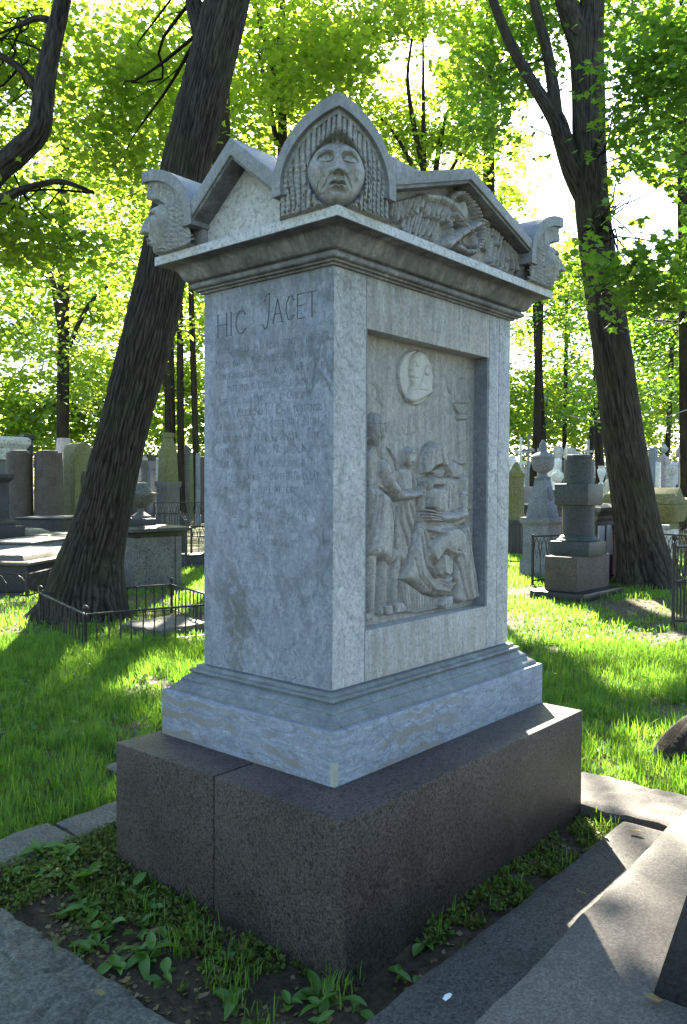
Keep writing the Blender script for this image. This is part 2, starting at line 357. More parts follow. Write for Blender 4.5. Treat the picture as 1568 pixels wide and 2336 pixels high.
rough_slab('paving_slab', -.53, 1.44, -.93, -.575, .055, .15, 'slab_dark', path, .004, 8, .007, .02, 7)
rough_slab('paving_slab', 1.47, 1.93, -2.2, -.1, .07, .15, 'slab_warm', path, .018, 7, .02, .02, 8)
rough_slab('paving_slab', 1.5, 1.9, -.08, 1.3, .05, .15, 'slab_warm', path, .02, 7, .02, .03, 9)
rough_slab('paving_slab', .3, .95, 1.75, 2.0, .03, .1, 'slab_stone', path, .012, 8, .03, .03, 10)
rough_slab('paving_slab', -.3, .25, 3.0, 3.42, .06, .1, 'slab_stone', path, .015, 8, .05, .03, 12)
st = rough_slab('grave_slab', -2.2, 3.4, -2.3, -.875, .205, .35, 'slab_warm', None, .003, 9, .006, .03, 13)
st.matrix_world = Matrix.Translation((1.6, -.865, 0)) @ Matrix.Rotation(.036, 4, 'Z') @ Matrix.Translation((-1.6, .875, 0))
tag(st, 'long flat granite grave slab in the lower right corner, crossed by the tomb shadow', 'grave slab')

# ------------------------------------------------------------------ the monument
a_, b_ = 1.3415, .7455
Z1, Z2 = .8282, 2.4408
mon = thing('tomb_monument', 'tall grey marble tomb with corner masks and carved mourners on a brown granite plinth', 'tomb monument', (a_/2, b_/2, 0))
mon.location = (0, 0, 0)
# granite plinth, two blocks with an open joint
U0, V0, U1, V1, ZP = .3359, .348, .1245, .172, .524
JY = .29
def plinth(y0, y1, dz, name='plinth_block', skew=0):
    x0, x1 = -U0, a_+U1
    m = MB(); V = [(x0-skew*.3, y0-skew, -.2), (x1, y0, -.2), (x1, y1, -.2), (x0, y1, -.2), (x0, y0, ZP+dz), (x1, y0, ZP+dz), (x1, y1, ZP+dz), (x0, y1, ZP+dz)]
    m.add(V, [(3, 2, 1, 0), (4, 5, 6, 7), (0, 1, 5, 4), (1, 2, 6, 5), (2, 3, 7, 6), (3, 0, 4, 7)])
    return m.build(name, 'granite_plinth', mon, .008)
plinth(-V0, JY-.002, 0, skew=.03); plinth(JY+.002, b_+V1, .001)
# moulded marble base
e = .1286
bp = [(e, ZP-.01), (e, .716), (e-.003, .721), (e-.022, .7225), (e-.024, .735)]
for i in range(11):
    s = i/10; bp.append((.103-.066*s - .012*math.sin(2*math.pi*s), .737+.055*s+.006*math.sin(2*math.pi*s)))
for i in range(7):
    an = -math.pi/2+math.pi*i/6; bp.append((.037+.009*math.cos(an), .8025+.0085*math.sin(an)))
bp += [(.024, .812), (.022, .8262), (.0, .8268)]
base = MB().rings(bp[:4], 0, a_, 0, b_).build('base_block', 'marble_base', mon, 0, 38)
MB().rings([(e-.022, .7215)]+bp[3:], 0, a_, 0, b_).build('base_moulding', 'marble_ledge', mon, 0, 38)
MB().box(-e-.0015, -e+.02, -e-.0015, -e+.02, ZP+.002, ZP+.09).build('mortar_patch', 'mortar', base, .003)
# body
g = .0012
sl_ = MB().box(0, .2-g, 0, b_, Z1, Z2).build('inscription_slab', 'marble_face', mon, .004)
MB().box(.2+g, 1.14-g, 0.0005, .3, 2.232, Z2-.001).build('lintel', 'marble_lintel', mon, .003)
MB().box(.2+g, 1.14-g, 0.0005, .3, Z1+.001, 1.034).build('sill', 'marble_lintel', mon, .003)
MB().box(1.14+g, 1.231-g, 0.0008, .3, Z1+.001, Z2-.001).build('stile', 'marble_side', mon, .003)
MB().box(1.231+g, a_, 0, b_, Z1+.001, Z2-.0005).build('end_slab', 'marble_side', mon, .004)
MB().box(.05, a_-.05, .10, b_-.002, Z1+.01, Z2-.01).build('core', 'marble_reveal', mon)
MB().box(.2+g, .21, .004, .11, 1.03, 2.24).build('reveal', 'marble_reveal', mon)
MB().box(1.128, 1.14-g, .004, .11, 1.03, 2.24).build('reveal', 'marble_reveal', mon)
# the front strip of the slab on the long side is coloured lighter than its inscribed face
MB().box(.004, .2-g-.004, -.0006, .01, Z1+.004, Z2-.004).build('slab_edge', 'marble_side', sl_)
# cornice
cp = [(-.01, Z2-.002), (.012, Z2-.002), (.013, 2.447), (.028, 2.448), (.029, 2.4555)]
for i in range(9):
    an = -math.pi/2+math.pi*i/8; cp.append((.036+.0135*math.cos(an), 2.4685+.0125*math.sin(an)))
cp.append((.038, 2.4835))
for i in range(13):
    s = i/12; cp.append((.040+.068*s, 2.485+.0665*s-.010*math.sin(2*math.pi*s)))
cp += [(.118, 2.5530), (.1475, 2.5545), (.148, 2.5555), (.148, 2.5915), (.1465, 2.592), (0.05, 2.593)]
cor = MB().rings(cp, 0, a_, 0, b_).build('cornice', 'marble_cornice', mon, 0, 38)
MB().rings([(.1482, 2.556), (.1492, 2.5565), (.1492, 2.5905), (.1482, 2.592)], 0, a_, 0, b_, False, False).build('fascia', 'marble_white', cor)

# ---- roof: gables and corner hoods
EF = .187
ZB = 2.592
roof = MB().box(.06, a_-.06, .06, b_-.06, ZB-.001, 2.69).build('roof_core', 'marble_roof', mon)
def face_map(k):
    # returns f(u, w, z): u along the face from its centre, w inwards from the face plane
    if k == 0: return lambda u, w, z: (-EF+w, b_/2-u, z)
    if k == 1: return lambda u, w, z: (a_/2+u, -EF+w, z)
    if k == 2: return lambda u, w, z: (a_+EF-w, b_/2+u, z)
    return lambda u, w, z: (a_/2-u, b_+EF-w, z)
def uprism(m, fm, poly, w0, w1):
    n = len(poly); m.add([fm(u, w0, z) for u, z in poly]+[fm(u, w1, z) for u, z in poly],
        [tuple(range(n)), tuple(range(2*n-1, n-1, -1))]+[(i, n+i, n+(i+1) % n, (i+1) % n) for i in range(n)])
def gable(k, half, apex, slope, band, dep):
    fm = face_map(k); Uo = (b_ if k % 2 == 0 else a_)/2+EF-HA+.03; run = (a_ if k % 2 == 0 else b_)/2+EF
    def zo(u): return apex-slope*abs(u)
    def chev(off, th): return [(-Uo, zo(Uo)-off), (0, zo(0)-off), (Uo, zo(Uo)-off), (Uo, zo(Uo)-off-th), (0, zo(0)-off-th), (-Uo, zo(Uo)-off-th)]
    m = MB(); uprism(m, fm, chev(0, band), .004, run); gb = m.build('gable', 'marble_roof', roof, .003)
    m = MB(); uprism(m, fm, chev(band-.002, .015), .014, run-.01); m.build('gable_fillet', 'marble_cornice', roof)
    m = MB(); uprism(m, fm, [(-Uo, ZB-.001), (Uo, ZB-.001), (Uo, zo(Uo)-band), (0, apex-band-.005), (-Uo, zo(Uo)-band)], dep, run-.02)
    return m.build('tympanum', 'marble_white' if k % 2 == 0 else 'marble_carved', roof)
HA, HB, HC = .327, .256, 2.699
gable(0, .25, 2.953, .80, .066, .098); gable(2, .25, 2.953, .80, .066, .098)
gable(1, .545, 2.951, .325, .047, .10); gable(3, .545, 2.951, .325, .047, .10)
HA, HB, HC = .327, .256, 2.699
def hz(s, a=HA, b=HB): return HC + b*math.sqrt(max(0, 1-(s/a)**2))
def corner_map(c):   # dx, dy measured inwards from the corner of the face planes
    sx, sy = [(1, 1), (-1, 1), (-1, -1), (1, -1)][c]; x0 = -EF if sx > 0 else a_+EF; y0 = -EF if sy > 0 else b_+EF
    return lambda dx, dy, z: (x0+sx*dx, y0+sy*dy, z)
def hood(c):
    fm = corner_map(c); m = MB(); N = 22
    S = [HA*math.sin(math.pi/2*i/N) for i in range(N+1)]
    def ell(a, b): return [(a*math.sin(math.pi/2*i/N), HC+b*math.cos(math.pi/2*i/N)) for i in range(N+1)]
    O = ell(HA, HB); I1 = ell(HA-.042, HB-.046); I2 = ell(HA-.060, HB-.064)
    O = O+[(HA, HC-.03)]; I1 = I1+[(HA-.042, HC-.03)]; I2 = I2+[(HA-.060, HC-.03)]
    for sw in (0, 1):
        q = (lambda w, s, z: fm(w, s, z)) if sw == 0 else (lambda w, s, z: fm(s, w, z))
        def strip(A, wa, B, wb):
            V = []; F = []
            for (s0, z0), (s1, z1) in zip(A, B): V += [q(wa, max(s0, wa), z0), q(wb, max(s1, wb), z1)]
            for i in range(len(A)-1): F.append((2*i, 2*i+1, 2*i+3, 2*i+2))
            m.add(V, F)
        strip(O, 0, I1, 0); strip(I1, 0, I1, .016); strip(I1, .016, I2, .016); strip(I2, .016, I2, .14)
        V = []; F = []                          # vault running back to the mitre
        for s, z in O: V += [q(0, s, z), q(s, s, z)]
        for i in range(len(O)-1): F.append((2*i, 2*i+2, 2*i+3, 2*i+1))
        m.add(V, F)
        m.add([q(0, HA, HC-.03), q(HA, HA, HC-.03), q(HA, HA-.12, HC-.03), q(0, HA-.06, HC-.03)], [(0, 1, 2, 3)])
    return m.build('hood', 'marble_roof', roof, 0, 32)
for c in range(4): hood(c)

# ---- corner masks: n outwards on the diagonal, t sideways
def face_mesh():
    nz, nt = 210, 250
    zz = np.linspace(ZB+.0005, HC+HB-.062, nz); tau = np.linspace(-1, 1, nt); ss = sstep
    half = np.where(zz > HC, (HA-.056)*np.sqrt(np.clip(1-((zz-HC)/(HB-.056))**2, 0, 1)), HA-.056+.014*ss(HC-zz, 0, .06))/math.sqrt(2)
    half = np.maximum(half, .004)
    T = tau[None, :]*half[:, None]; Z = np.repeat(zz[:, None], nt, 1); A = np.abs(T)
    def g(x, c, w): return np.exp(-((x-c)/w)**2)
    n = EF*math.sqrt(2)-A-.040
    FW = .108*(1-.22*ss(2.728-Z, 0, .135))*(1-.10*ss(Z, 2.76, 2.83))   # face half width, narrower at jaw and temples
    UP = np.where(Z > 2.70, .138, .120)
    r = np.power(np.power(A/FW, 2.3)+np.power(np.abs(Z-2.70)/UP, 2.3), 1/2.3)
    # hair: hanging ringlets in two lengths
    col = T*(1+.35*np.clip(Z-2.80, 0, 1))/.0185+.9*(vnoise(np.stack([T*11, Z*11, T*0], -1), 6)-.5)
    k = np.floor(col); fr = col-k-.5; lock = np.sqrt(np.clip(1-(fr*2)**2, 0, 1)); h1 = _h(k, k*0, k*0, 9)
    twist = .5+.5*np.sin(2*math.pi*Z/(.017+.006*h1)+h1*19+fr*4)
    lower = 1-ss(Z, 2.74, 2.81)
    hair = .017*lock+(.0015+.0055*lower)*twist*lock+.009*(h1-.5)+.007*(fbm(np.stack([T*55, Z*55, T*0], -1), 4, 4)-.47)
    hair -= .014*lower*(vnoise(np.stack([T*120, Z*120, T*0], -1), 14) > .83)           # drill holes
    n_h = n+hair
    ang = np.arctan2(T, Z-2.71); ri = ang/.165+.35*(vnoise(np.stack([ang*4, Z*0, Z*0], -1), 2)-.5); f2 = ri-np.floor(ri)-.5
    band = g(r, 1.055, .045)*ss(Z, 2.68, 2.74); n_h += band*(.012*np.sqrt(np.clip(1-(2*f2)**2, 0, 1))-.003)
    n_h -= .006*g(r, 1.035, .03)*g(np.abs(f2), 0, .16)*ss(Z, 2.70, 2.75)
    jaw = g(r, 1.10, .085)*(1-ss(Z, 2.66, 2.73)); n_h += jaw*(.014+.006*np.sin(ang*30+r*9))
    # face: long oval with planar cheeks
    rr = np.clip(r, 0, 1)
    f = .100+.136*np.power(np.clip(1-rr**3.0, 0, 1), .60)
    f -= .22*np.clip(A-.030, 0, 1)*(1-ss(Z, 2.70, 2.74))*.9                            # cheeks fall back from the mouth
    f += .004*g(Z, 2.80, .03)*g(T, 0, .06)
    f += .012*g(Z, 2.6105, .014)*g(T, 0, .024); f -= .008*g(Z, 2.6345, .007)*g(T, 0, .026)
    # sharp brows drawn together
    bz = 2.7655+.012*ss(A, .008, .045)-.34*np.clip(A-.060, 0, 1)
    f += .011*ss(Z, bz-.010, bz)*(1-ss(Z, bz+.004, bz+.030))*ss(A, .006, .020)*(1-ss(A, .070, .090))
    f -= .007*g(A, .007, .0035)*g(Z, 2.776, .011)
    # eyes set deep under the brow
    ez, ea = 2.7440, .0420
    sock = np.clip(1-((A-.041)/.033)**2-((Z-2.7480)/.0215)**2, 0, 1); f -= .021*np.sqrt(sock)
    eye = np.clip(1-((A-ea)/.0245)**2-((Z-ez)/.0145)**2, 0, 1); f += .0185*np.sqrt(eye)
    up_ = ez+.0090-11*(A-ea)**2; lo_ = ez-.0072+8*(A-ea)**2; inl = 1-ss(np.abs(A-ea), .019, .025)
    f += .0060*ss(Z, up_-.0012, up_+.0012)*(1-ss(Z, up_+.004, up_+.008))*inl; f += .0050*(1-ss(Z, lo_-.0012, lo_+.0012))*ss(Z, lo_-.009, lo_-.004)*inl
    f -= .0045*g(Z, up_+.0085, .0022)*inl
    f -= .0075*np.exp(-((A-ea+.001)**2+(Z-ez-.0010)**2)/.0042**2)
    # cheeks, nasolabial folds
    f += .007*g(Z, 2.716, .020)*g(A, .060, .020); f -= .008*g(Z, 2.670, .022)*g(A, .060, .018)
    f -= .0075*g(A, .025+(2.690-Z)*.55, .0055)*ss(Z, 2.640, 2.655)*(1-ss(Z, 2.688, 2.700))
    # nose
    tz = np.clip((2.775-Z)/.084, 0, 1); wid = .0115+.0065*tz**2
    f += np.exp(-(A/wid)**3.2)*(.010+.031*tz**1.0)*(1-ss(Z, 2.770, 2.782))*ss(Z, 2.6870, 2.6915)
    f += .016*g(A, .0205, .0075)*g(Z, 2.6985, .0080)*ss(Z, 2.6865, 2.691); f -= .008*g(A, .0115, .005)*g(Z, 2.6865, .0035)
    # mouth, open, corners down
    mz = 2.6605-5.0*A**2-.004*g(A, 0, .005)
    f += .0105*g(Z, mz+.0068, .0042)*(1-ss(A, .020, .030)); f += .0125*g(Z, mz-.0098, .0050)*(1-ss(A, .014, .025))
    f -= .019*g(Z, mz-.001, .0034)*(1-ss(A, .020, .028)); f -= .005*g(A, .0285, .005)*g(Z, mz-.003, .007)
    f -= .0045*g(A, 0, .0045)*ss(Z, 2.669, 2.673)*(1-ss(Z, 2.680, 2.687))
    f += .0028*(fbm(np.stack([T*50, Z*50, T*0], -1), 8)-.47)-.004*(vnoise(np.stack([T*60, Z*60, T*0], -1), 18) > .86)
    N = np.where(r < 1, np.maximum(f, n_h-.05*(1-ss(r, .90, 1.0))), n_h)
    N = np.minimum(N, np.maximum(.205-A, .203-A)+np.maximum(Z-ZB, 0)*6+.002)
    return T, Z, N
Tm, Zm, Nm = face_mesh()
for c in range(4):
    sx, sy = [(1, 1), (-1, 1), (-1, -1), (1, -1)][c]; cx0 = 0 if sx > 0 else a_; cy0 = 0 if sy > 0 else b_
    nx, ny = -sx/math.sqrt(2), -sy/math.sqrt(2)
    X = cx0+nx*Nm-ny*Tm; Y = cy0+ny*Nm+nx*Tm
    Fq = grid_faces(*Tm.shape)[:, ::-1]
    npmesh('mask', np.stack([X, Y, Zm], -1).reshape(-1, 3), Fq, 'marble_head', roof, smooth=True)
    fm = corner_map(c); m = MB(); s0, s1 = .07, HA-.01
    V = [fm(s0, s0, ZB-.0005), fm(s1, s0, ZB-.0005), fm(s1, s1, ZB-.0005), fm(s0, s1, ZB-.0005), fm(s0, s0, 2.9), fm(s1, s0, 2.72), fm(s1, s1, 2.70), fm(s0, s1, 2.72)]
    m.add(V, [(0, 1, 2, 3), (4, 5, 6, 7), (0, 1, 5, 4), (1, 2, 6, 5), (2, 3, 7, 6), (3, 0, 4, 7)]).build('mask_block', 'marble_head', roof)

# ---- carved reliefs as real height
def pseg(PX, PZ, ax, az, bx, bz):
    dx, dz = bx-ax, bz-az; L = dx*dx+dz*dz+1e-12; t = np.clip(((PX-ax)*dx+(PZ-az)*dz)/L, 0, 1)
    return np.hypot(PX-ax-t*dx, PZ-az-t*dz), t
class Relief:
    """height field on a plane; shapes are given in picture-grid numbers and carried to the plane by conv"""
    def __init__(s, PX, PZ, conv, k): s.X, s.Z, s.c, s.k = PX, PZ, conv, k; s.H = np.zeros_like(PX); s.gr = .008
    def pts(s, L): return [s.c(*q) for q in L]
    def poly(s, L, h, soft, base=0.0):
        P = s.pts(L); n = len(P); ins = np.zeros(s.X.shape, bool); d = np.full(s.X.shape, 9.)
        for i in range(n):
            (ax, az), (bx, bz) = P[i], P[(i+1) % n]; d = np.minimum(d, pseg(s.X, s.Z, ax, az, bx, bz)[0])
            cr = ((az > s.Z) != (bz > s.Z)) & (s.X < (bx-ax)*(s.Z-az)/(bz-az+1e-12)+ax); ins ^= cr
        q = np.clip(d/(.72*soft*s.k), 0, 1); hh = base+(h-base)*np.sqrt(1-(1-q)**2)
        s.H = np.where(ins, np.maximum(s.H, hh), s.H-s.gr*np.exp(-(d/(9*s.k))**2)); return ins
    def cap(s, L, rad, h, base=0.0, mx=True):
        P = s.pts(L); rad = rad if hasattr(rad, '__len__') else [rad]*len(P)
        for i in range(len(P)-1):
            d, t = pseg(s.X, s.Z, *P[i], *P[i+1]); r = (rad[i]+(rad[i+1]-rad[i])*t)*s.k
            q = np.clip(d/r, 0, 1); hh = base+(h-base)*np.sqrt(1-q*q)
            s.H = np.where(d < r, np.maximum(s.H, hh), s.H-s.gr*.8*np.exp(-((d-r)/(8*s.k))**2))
    def line(s, L, w, amp):
        P = s.pts(L); d = np.full(s.X.shape, 9.)
        for i in range(len(P)-1): d = np.minimum(d, pseg(s.X, s.Z, *P[i], *P[i+1])[0])
        s.H = s.H+1.2*amp*np.exp(-(d/(.8*w*s.k))**2)
    def ell(s, cx, cy, rx, ry, h, soft=.4, base=0):
        L = [(cx+rx*math.cos(i*math.pi/16), cy+ry*math.sin(i*math.pi/16)) for i in range(32)]; s.poly(L, h, soft*min(rx, ry), base)
def plane_y(px, py, y):
    d = ray(px, py); P = CAM+d*(y-CAM[1])/d[1]; return P[0], P[2]
def conv4(x, y): return plane_y((1020+x/3.409)/1.2398, (920+y/3.409)/1.2398, .052)
# the portrait medallion, carved in the same panel, has a paler tone
_m = MATS['marble_carved'].node_tree; _b = _m.nodes['Principled BSDF'].inputs['Base Color']; _src = _b.links[0].from_socket
_c0, _c1, _c2 = conv4(560, 500), conv4(402, 500), conv4(560, 238)
_g = _m.nodes.new('ShaderNodeNewGeometry'); _s = _m.nodes.new('ShaderNodeVectorMath'); _s.operation = 'SUBTRACT'; _s.inputs[1].default_value = (_c0[0], 0, _c0[1]); _m.links.new(_g.outputs['Position'], _s.inputs[0])
_k = _m.nodes.new('ShaderNodeVectorMath'); _k.operation = 'MULTIPLY'; _k.inputs[1].default_value = (1/abs(_c0[0]-_c1[0]), 0, 1/abs(_c0[1]-_c2[1])); _m.links.new(_s.outputs[0], _k.inputs[0])
_l = _m.nodes.new('ShaderNodeVectorMath'); _l.operation = 'LENGTH'; _m.links.new(_k.outputs[0], _l.inputs[0])
_r = _m.nodes.new('ShaderNodeValToRGB'); _r.color_ramp.elements[0].position = .96; _r.color_ramp.elements[0].color = (.42, .42, .42, 1); _r.color_ramp.elements[1].position = 1.0; _r.color_ramp.elements[1].color = (0, 0, 0, 1); _m.links.new(_l.outputs['Value'], _r.inputs[0])
_x = _m.nodes.new('ShaderNodeMix'); _x.data_type = 'RGBA'; _m.links.new(_r.outputs[0], _x.inputs[0]); _m.links.new(_src, _x.inputs[6]); _x.inputs[7].default_value = (.66, .63, .60, 1); _m.links.new(_x.outputs[2], _b)
# mourners panel
YP = .078
xs = np.linspace(.2005, 1.139, 340); zs = np.linspace(1.034, 2.233, 440); PX, PZ = np.meshgrid(xs, zs, indexing='ij')
k4 = abs(conv4(500, 1500)[1]-conv4(500, 1600)[1])/100
rl = Relief(PX, PZ, conv4, k4)
# brazier on a column, flame scrolls
rl.poly([(985, 905), (1050, 905), (1058, 1340), (980, 1340)], .011, 20); rl.poly([(970, 850), (1045, 850), (1052, 905), (968, 905)], .016, 8)
rl.poly([(935, 755), (1090, 755), (1080, 810), (1040, 855), (975, 850), (945, 800)], .010, 25)
for L in ([(900, 640), (870, 560), (860, 480), (890, 420)], [(960, 400), (1010, 370), (1070, 410), (1040, 390)], [(1000, 560), (990, 510), (1030, 490), (1055, 540), (1040, 620), (1020, 740)], [(960, 740), (950, 660), (900, 640)], [(985, 640), (970, 560), (985, 500)]): rl.line(L, 9, .0045); rl.line([(x+16, y+6) for x, y in L], 7, -.003)
# medallion with a profile bust
rl.poly([(560+158*math.cos(i*.196)+(500-(500+262*math.sin(i*.196)))*-.03, 500+262*math.sin(i*.196)) for i in range(32)], .012, 14)
rl.poly([(505, 345), (525, 285), (585, 248), (640, 275), (690, 370), (708, 500), (700, 610), (718, 650), (640, 700), (560, 745), (490, 742), (470, 715), (480, 625), (515, 575), (497, 525), (505, 505), (492, 480), (500, 440), (488, 415), (512, 365)], .028, 60, .012)
rl.line([(520, 350), (545, 375), (535, 400)], 8, -.005); rl.line([(510, 505), (545, 510)], 6, -.006); rl.ell(640, 440, 22, 42, .031, .6, .024); rl.line([(560, 600), (590, 540), (605, 480)], 8, -.006); rl.line([(540, 740), (640, 690), (712, 648)], 9, -.007); rl.line([(530, 395), (560, 400)], 7, -.005)
rl.line([(490, 640), (560, 620), (640, 630)], 9, -.004); rl.line([(520, 300), (590, 270), (650, 330), (670, 430)], 8, -.003)
# faint clouds on the left, wreath tie below the medallion
for L in ([(150, 540), (200, 590), (215, 660), (200, 700), (240, 740), (260, 790)], [(100, 560), (90, 640), (110, 720), (80, 800)], [(515, 860), (510, 950), (500, 1050)], [(580, 830), (560, 900), (570, 990), (540, 1060)]): rl.line(L, 10, .004); rl.line([(x+14, y) for x, y in L], 8, -.003)
# seated mourner: veil and torso
rl.poly([(850, 1290), (960, 1320), (1050, 1400), (1072, 1520), (1060, 1700), (1100, 1780), (1040, 1790), (1030, 1560), (900, 1480), (830, 1440)], .018, 40)
rl.poly([(600, 1520), (700, 1440), (860, 1460), (1040, 1490), (1062, 1640), (1030, 1900), (900, 1960), (590, 1960), (575, 1700)], .026, 60)
rl.poly([(612, 1430), (615, 1270), (650, 1180), (700, 1132), (752, 1134), (800, 1200), (850, 1300), (860, 1430), (820, 1470), (800, 1360), (760, 1345), (690, 1375), (645, 1425)], .050, 45)
rl.poly([(672, 1400), (800, 1352), (815, 1420), (790, 1470), (745, 1480), (700, 1440)], .030, 30)
rl.line([(655, 1425), (700, 1375), (800, 1342), (822, 1400), (845, 1450)], 9, .010); rl.line([(690, 1405), (735, 1385)], 6, -.008); rl.line([(715, 1440), (750, 1450)], 6, -.006)
for L in ([(700, 1150), (680, 1260), (690, 1350)], [(740, 1145), (745, 1250), (770, 1335)], [(780, 1190), (810, 1290), (815, 1370)], [(655, 1200), (640, 1300), (630, 1400)]): rl.line(L, 9, -.006)
rl.line([(850, 1440), (900, 1480), (980, 1475), (1040, 1490)], 9, -.012)
# urn held by the mourner
rl.poly([(660, 1520), (690, 1450), (800, 1500), (803, 1545), (655, 1545)], .046, 26); rl.line([(655, 1545), (805, 1552)], 6, -.014)
rl.poly([(650, 1555), (790, 1558), (812, 1640), (800, 1730), (770, 1810), (690, 1830), (640, 1760), (632, 1650)], .058, 80)
# arms and hands
rl.cap([(1000, 1500), (1000, 1650)], [60, 62], .044); rl.cap([(985, 1640), (990, 1800)], [58, 55], .050); rl.cap([(985, 1815), (890, 1850), (740, 1855)], [58, 56, 42], .056)
rl.cap([(740, 1850), (670, 1800)], [46, 42], .066)
for q, (x0, y0, x1, y1) in enumerate([(700, 1790, 640, 1745), (705, 1810, 600, 1782), (700, 1835, 598, 1815), (700, 1860, 602, 1842), (710, 1878, 620, 1870)]): rl.cap([(x0, y0), (x1, y1)], [17, 14], .076)
for x0, y0, x1, y1 in [(600, 1560, 585, 1500), (620, 1550, 612, 1480), (640, 1550, 650, 1490), (650, 1570, 680, 1500)]: rl.cap([(x0, y0), (x1, y1)], [17, 13], .050)
rl.cap([(610, 1560), (600, 1760)], [36, 42], .036); rl.line([(960, 1632), (1000, 1640), (1045, 1650)], 8, -.008)
for L in ([(860, 1560), (850, 1760)], [(900, 1540), (890, 1700)], [(830, 1520), (820, 1740)], [(950, 1580), (930, 1640)], [(1050, 1500), (1062, 1640), (1048, 1700)]): rl.line(L, 10, -.008)
# lap and knees, sweeping drapery
rl.poly([(565, 1900), (700, 1900), (900, 1910), (948, 2000), (940, 2110), (905, 2170), (925, 2250), (885, 2280), (880, 2430), (905, 2520), (850, 2590), (720, 2618), (610, 2585), (500, 2500), (405, 2450), (440, 2330), (485, 2180), (520, 2020)], .048, 120)
rl.poly([(640, 2080), (760, 1960), (900, 1960), (940, 2040), (925, 2130), (915, 2250), (840, 2220), (760, 2180), (660, 2320), (600, 2220)], .080, 100)
rl.ell(850, 2060, 88, 105, .092, .9, .06)
rl.poly([(900, 2260), (960, 2010), (1030, 1900), (1062, 2150), (1105, 2400), (1135, 2630), (1060, 2655), (960, 2685), (890, 2640), (905, 2520), (882, 2440)], .045, 70)
for L, w, am in (([(600, 1960), (720, 1990), (800, 1975)], 16, .014), ([(570, 1950), (640, 2010), (760, 2020)], 14, -.012), ([(590, 2000), (640, 2240), (720, 2380)], 18, -.020), ([(560, 2050), (600, 2300), (680, 2440), (800, 2490), (890, 2460)], 16, -.016),
                 ([(640, 2330), (700, 2450), (800, 2500), (880, 2480)], 15, .014), ([(700, 2300), (740, 2200), (790, 2190)], 22, -.025), ([(680, 2330), (690, 2400), (780, 2430), (870, 2400)], 18, -.024), ([(750, 2230), (760, 2370), (830, 2410), (880, 2390)], 12, .014),
                 ([(520, 2150), (560, 2400), (680, 2540), (830, 2560)], 13, .010), ([(500, 2250), (540, 2430), (640, 2540)], 12, -.010), ([(810, 2200), (870, 2260), (905, 2255)], 9, -.016), ([(860, 2165), (910, 2170)], 9, -.014),
                 ([(900, 2250), (960, 2450), (1010, 2660)], 16, -.016), ([(950, 2200), (1010, 2450), (1050, 2650)], 14, .012), ([(1000, 1980), (1050, 2250), (1100, 2620)], 14, -.014), ([(1040, 2120), (1010, 2300), (1020, 2420)], 12, -.010), ([(950, 1960), (950, 2100), (930, 2220)], 14, -.014),
                 ([(560, 1930), (610, 1990), (660, 2060), (680, 2020), (760, 1990)], 10, .008)): rl.line(L, w, am)
# pleated hem and feet
rl.poly([(405, 2455), (500, 2505), (610, 2590), (730, 2625), (850, 2600), (760, 2740), (560, 2780), (450, 2775), (430, 2640)], .022, 30)
for i in range(13):
    x = 425+i*26; rl.line([(x, 2465+max(0, i-2)*10), (x+20, 2620), (x+38-i*2, 2770-i*3)], 8, -.011)
rl.poly([(745, 2700), (800, 2610), (880, 2600), (885, 2680), (870, 2730), (800, 2745)], .040, 40)
for i in range(4): rl.line([(790+i*24, 2690), (795+i*24, 2745)], 5, -.009)
# young figure behind
rl.poly([(360, 1420), (430, 1370), (520, 1390), (545, 1500), (540, 1650), (560, 1850), (515, 2010), (475, 2200), (445, 2335), (415, 2280), (360, 2270), (300, 2310), (300, 1800), (330, 1650)], .026, 60)
rl.ell(497, 1270, 48, 92, .032, .8); rl.line([(470, 1245), (520, 1235)], 7, -.009); rl.line([(478, 1330), (505, 1320), (500, 1350)], 7, -.010); rl.line([(445, 1200), (440, 1300), (430, 1380)], 10, .008); rl.line([(530, 1190), (495, 1190), (470, 1230)], 8, .006)
for L in ([(370, 1700), (390, 1900), (450, 2080), (480, 2200)], [(430, 1720), (450, 1850), (500, 2000)], [(480, 1720), (530, 1900), (500, 2050)], [(350, 1750), (330, 1950), (340, 2150)], [(390, 1420), (370, 1550)], [(500, 1420), (515, 1560)], [(520, 1430), (510, 1600)]): rl.line(L, 11, -.010); rl.line([(x+18, y) for x, y in L], 10, .006)
rl.line([(355, 1980), (365, 2030), (345, 2080), (330, 2150)], 9, -.018)
rl.cap([(380, 2290), (350, 2500), (330, 2700)], [48, 40, 32], .026); rl.poly([(320, 2680), (400, 2660), (445, 2720), (440, 2770), (330, 2785)], .034, 30)
# tall figure on the left: hair, back, arm, tunic, legs
rl.poly([(70, 1600), (55, 1250), (120, 1150), (270, 1155), (345, 1270), (372, 1400), (345, 1560), (300, 1640), (170, 1600)], .036, 70)
rl.ell(165, 985, 76, 138, .050, .9); rl.poly([(95, 960), (235, 960), (230, 1120), (215, 1180), (200, 1290), (160, 1260), (130, 1150), (100, 1100)], .044, 40)
for L in ([(110, 900), (110, 1020), (130, 1140)], [(150, 870), (150, 1000), (175, 1120), (170, 1240)], [(195, 870), (200, 1000), (225, 1080), (215, 1150)], [(235, 1000), (225, 1100)]): rl.line(L, 9, -.009); rl.line([(x+20, y) for x, y in L], 8, .005)
for L in ([(270, 1170), (330, 1260), (355, 1380), (340, 1500)], [(240, 1190), (300, 1290), (325, 1400)]): rl.line(L, 9, -.011); rl.line([(x+16, y) for x, y in L], 8, .007)
rl.cap([(200, 1370), (250, 1500), (350, 1640)], [78, 72, 56], .066); rl.cap([(350, 1640), (450, 1640), (530, 1625)], [56, 46, 36], .068); rl.cap([(530, 1620), (560, 1570)], [36, 22], .062); rl.cap([(540, 1600), (572, 1600)], [18, 14], .064)
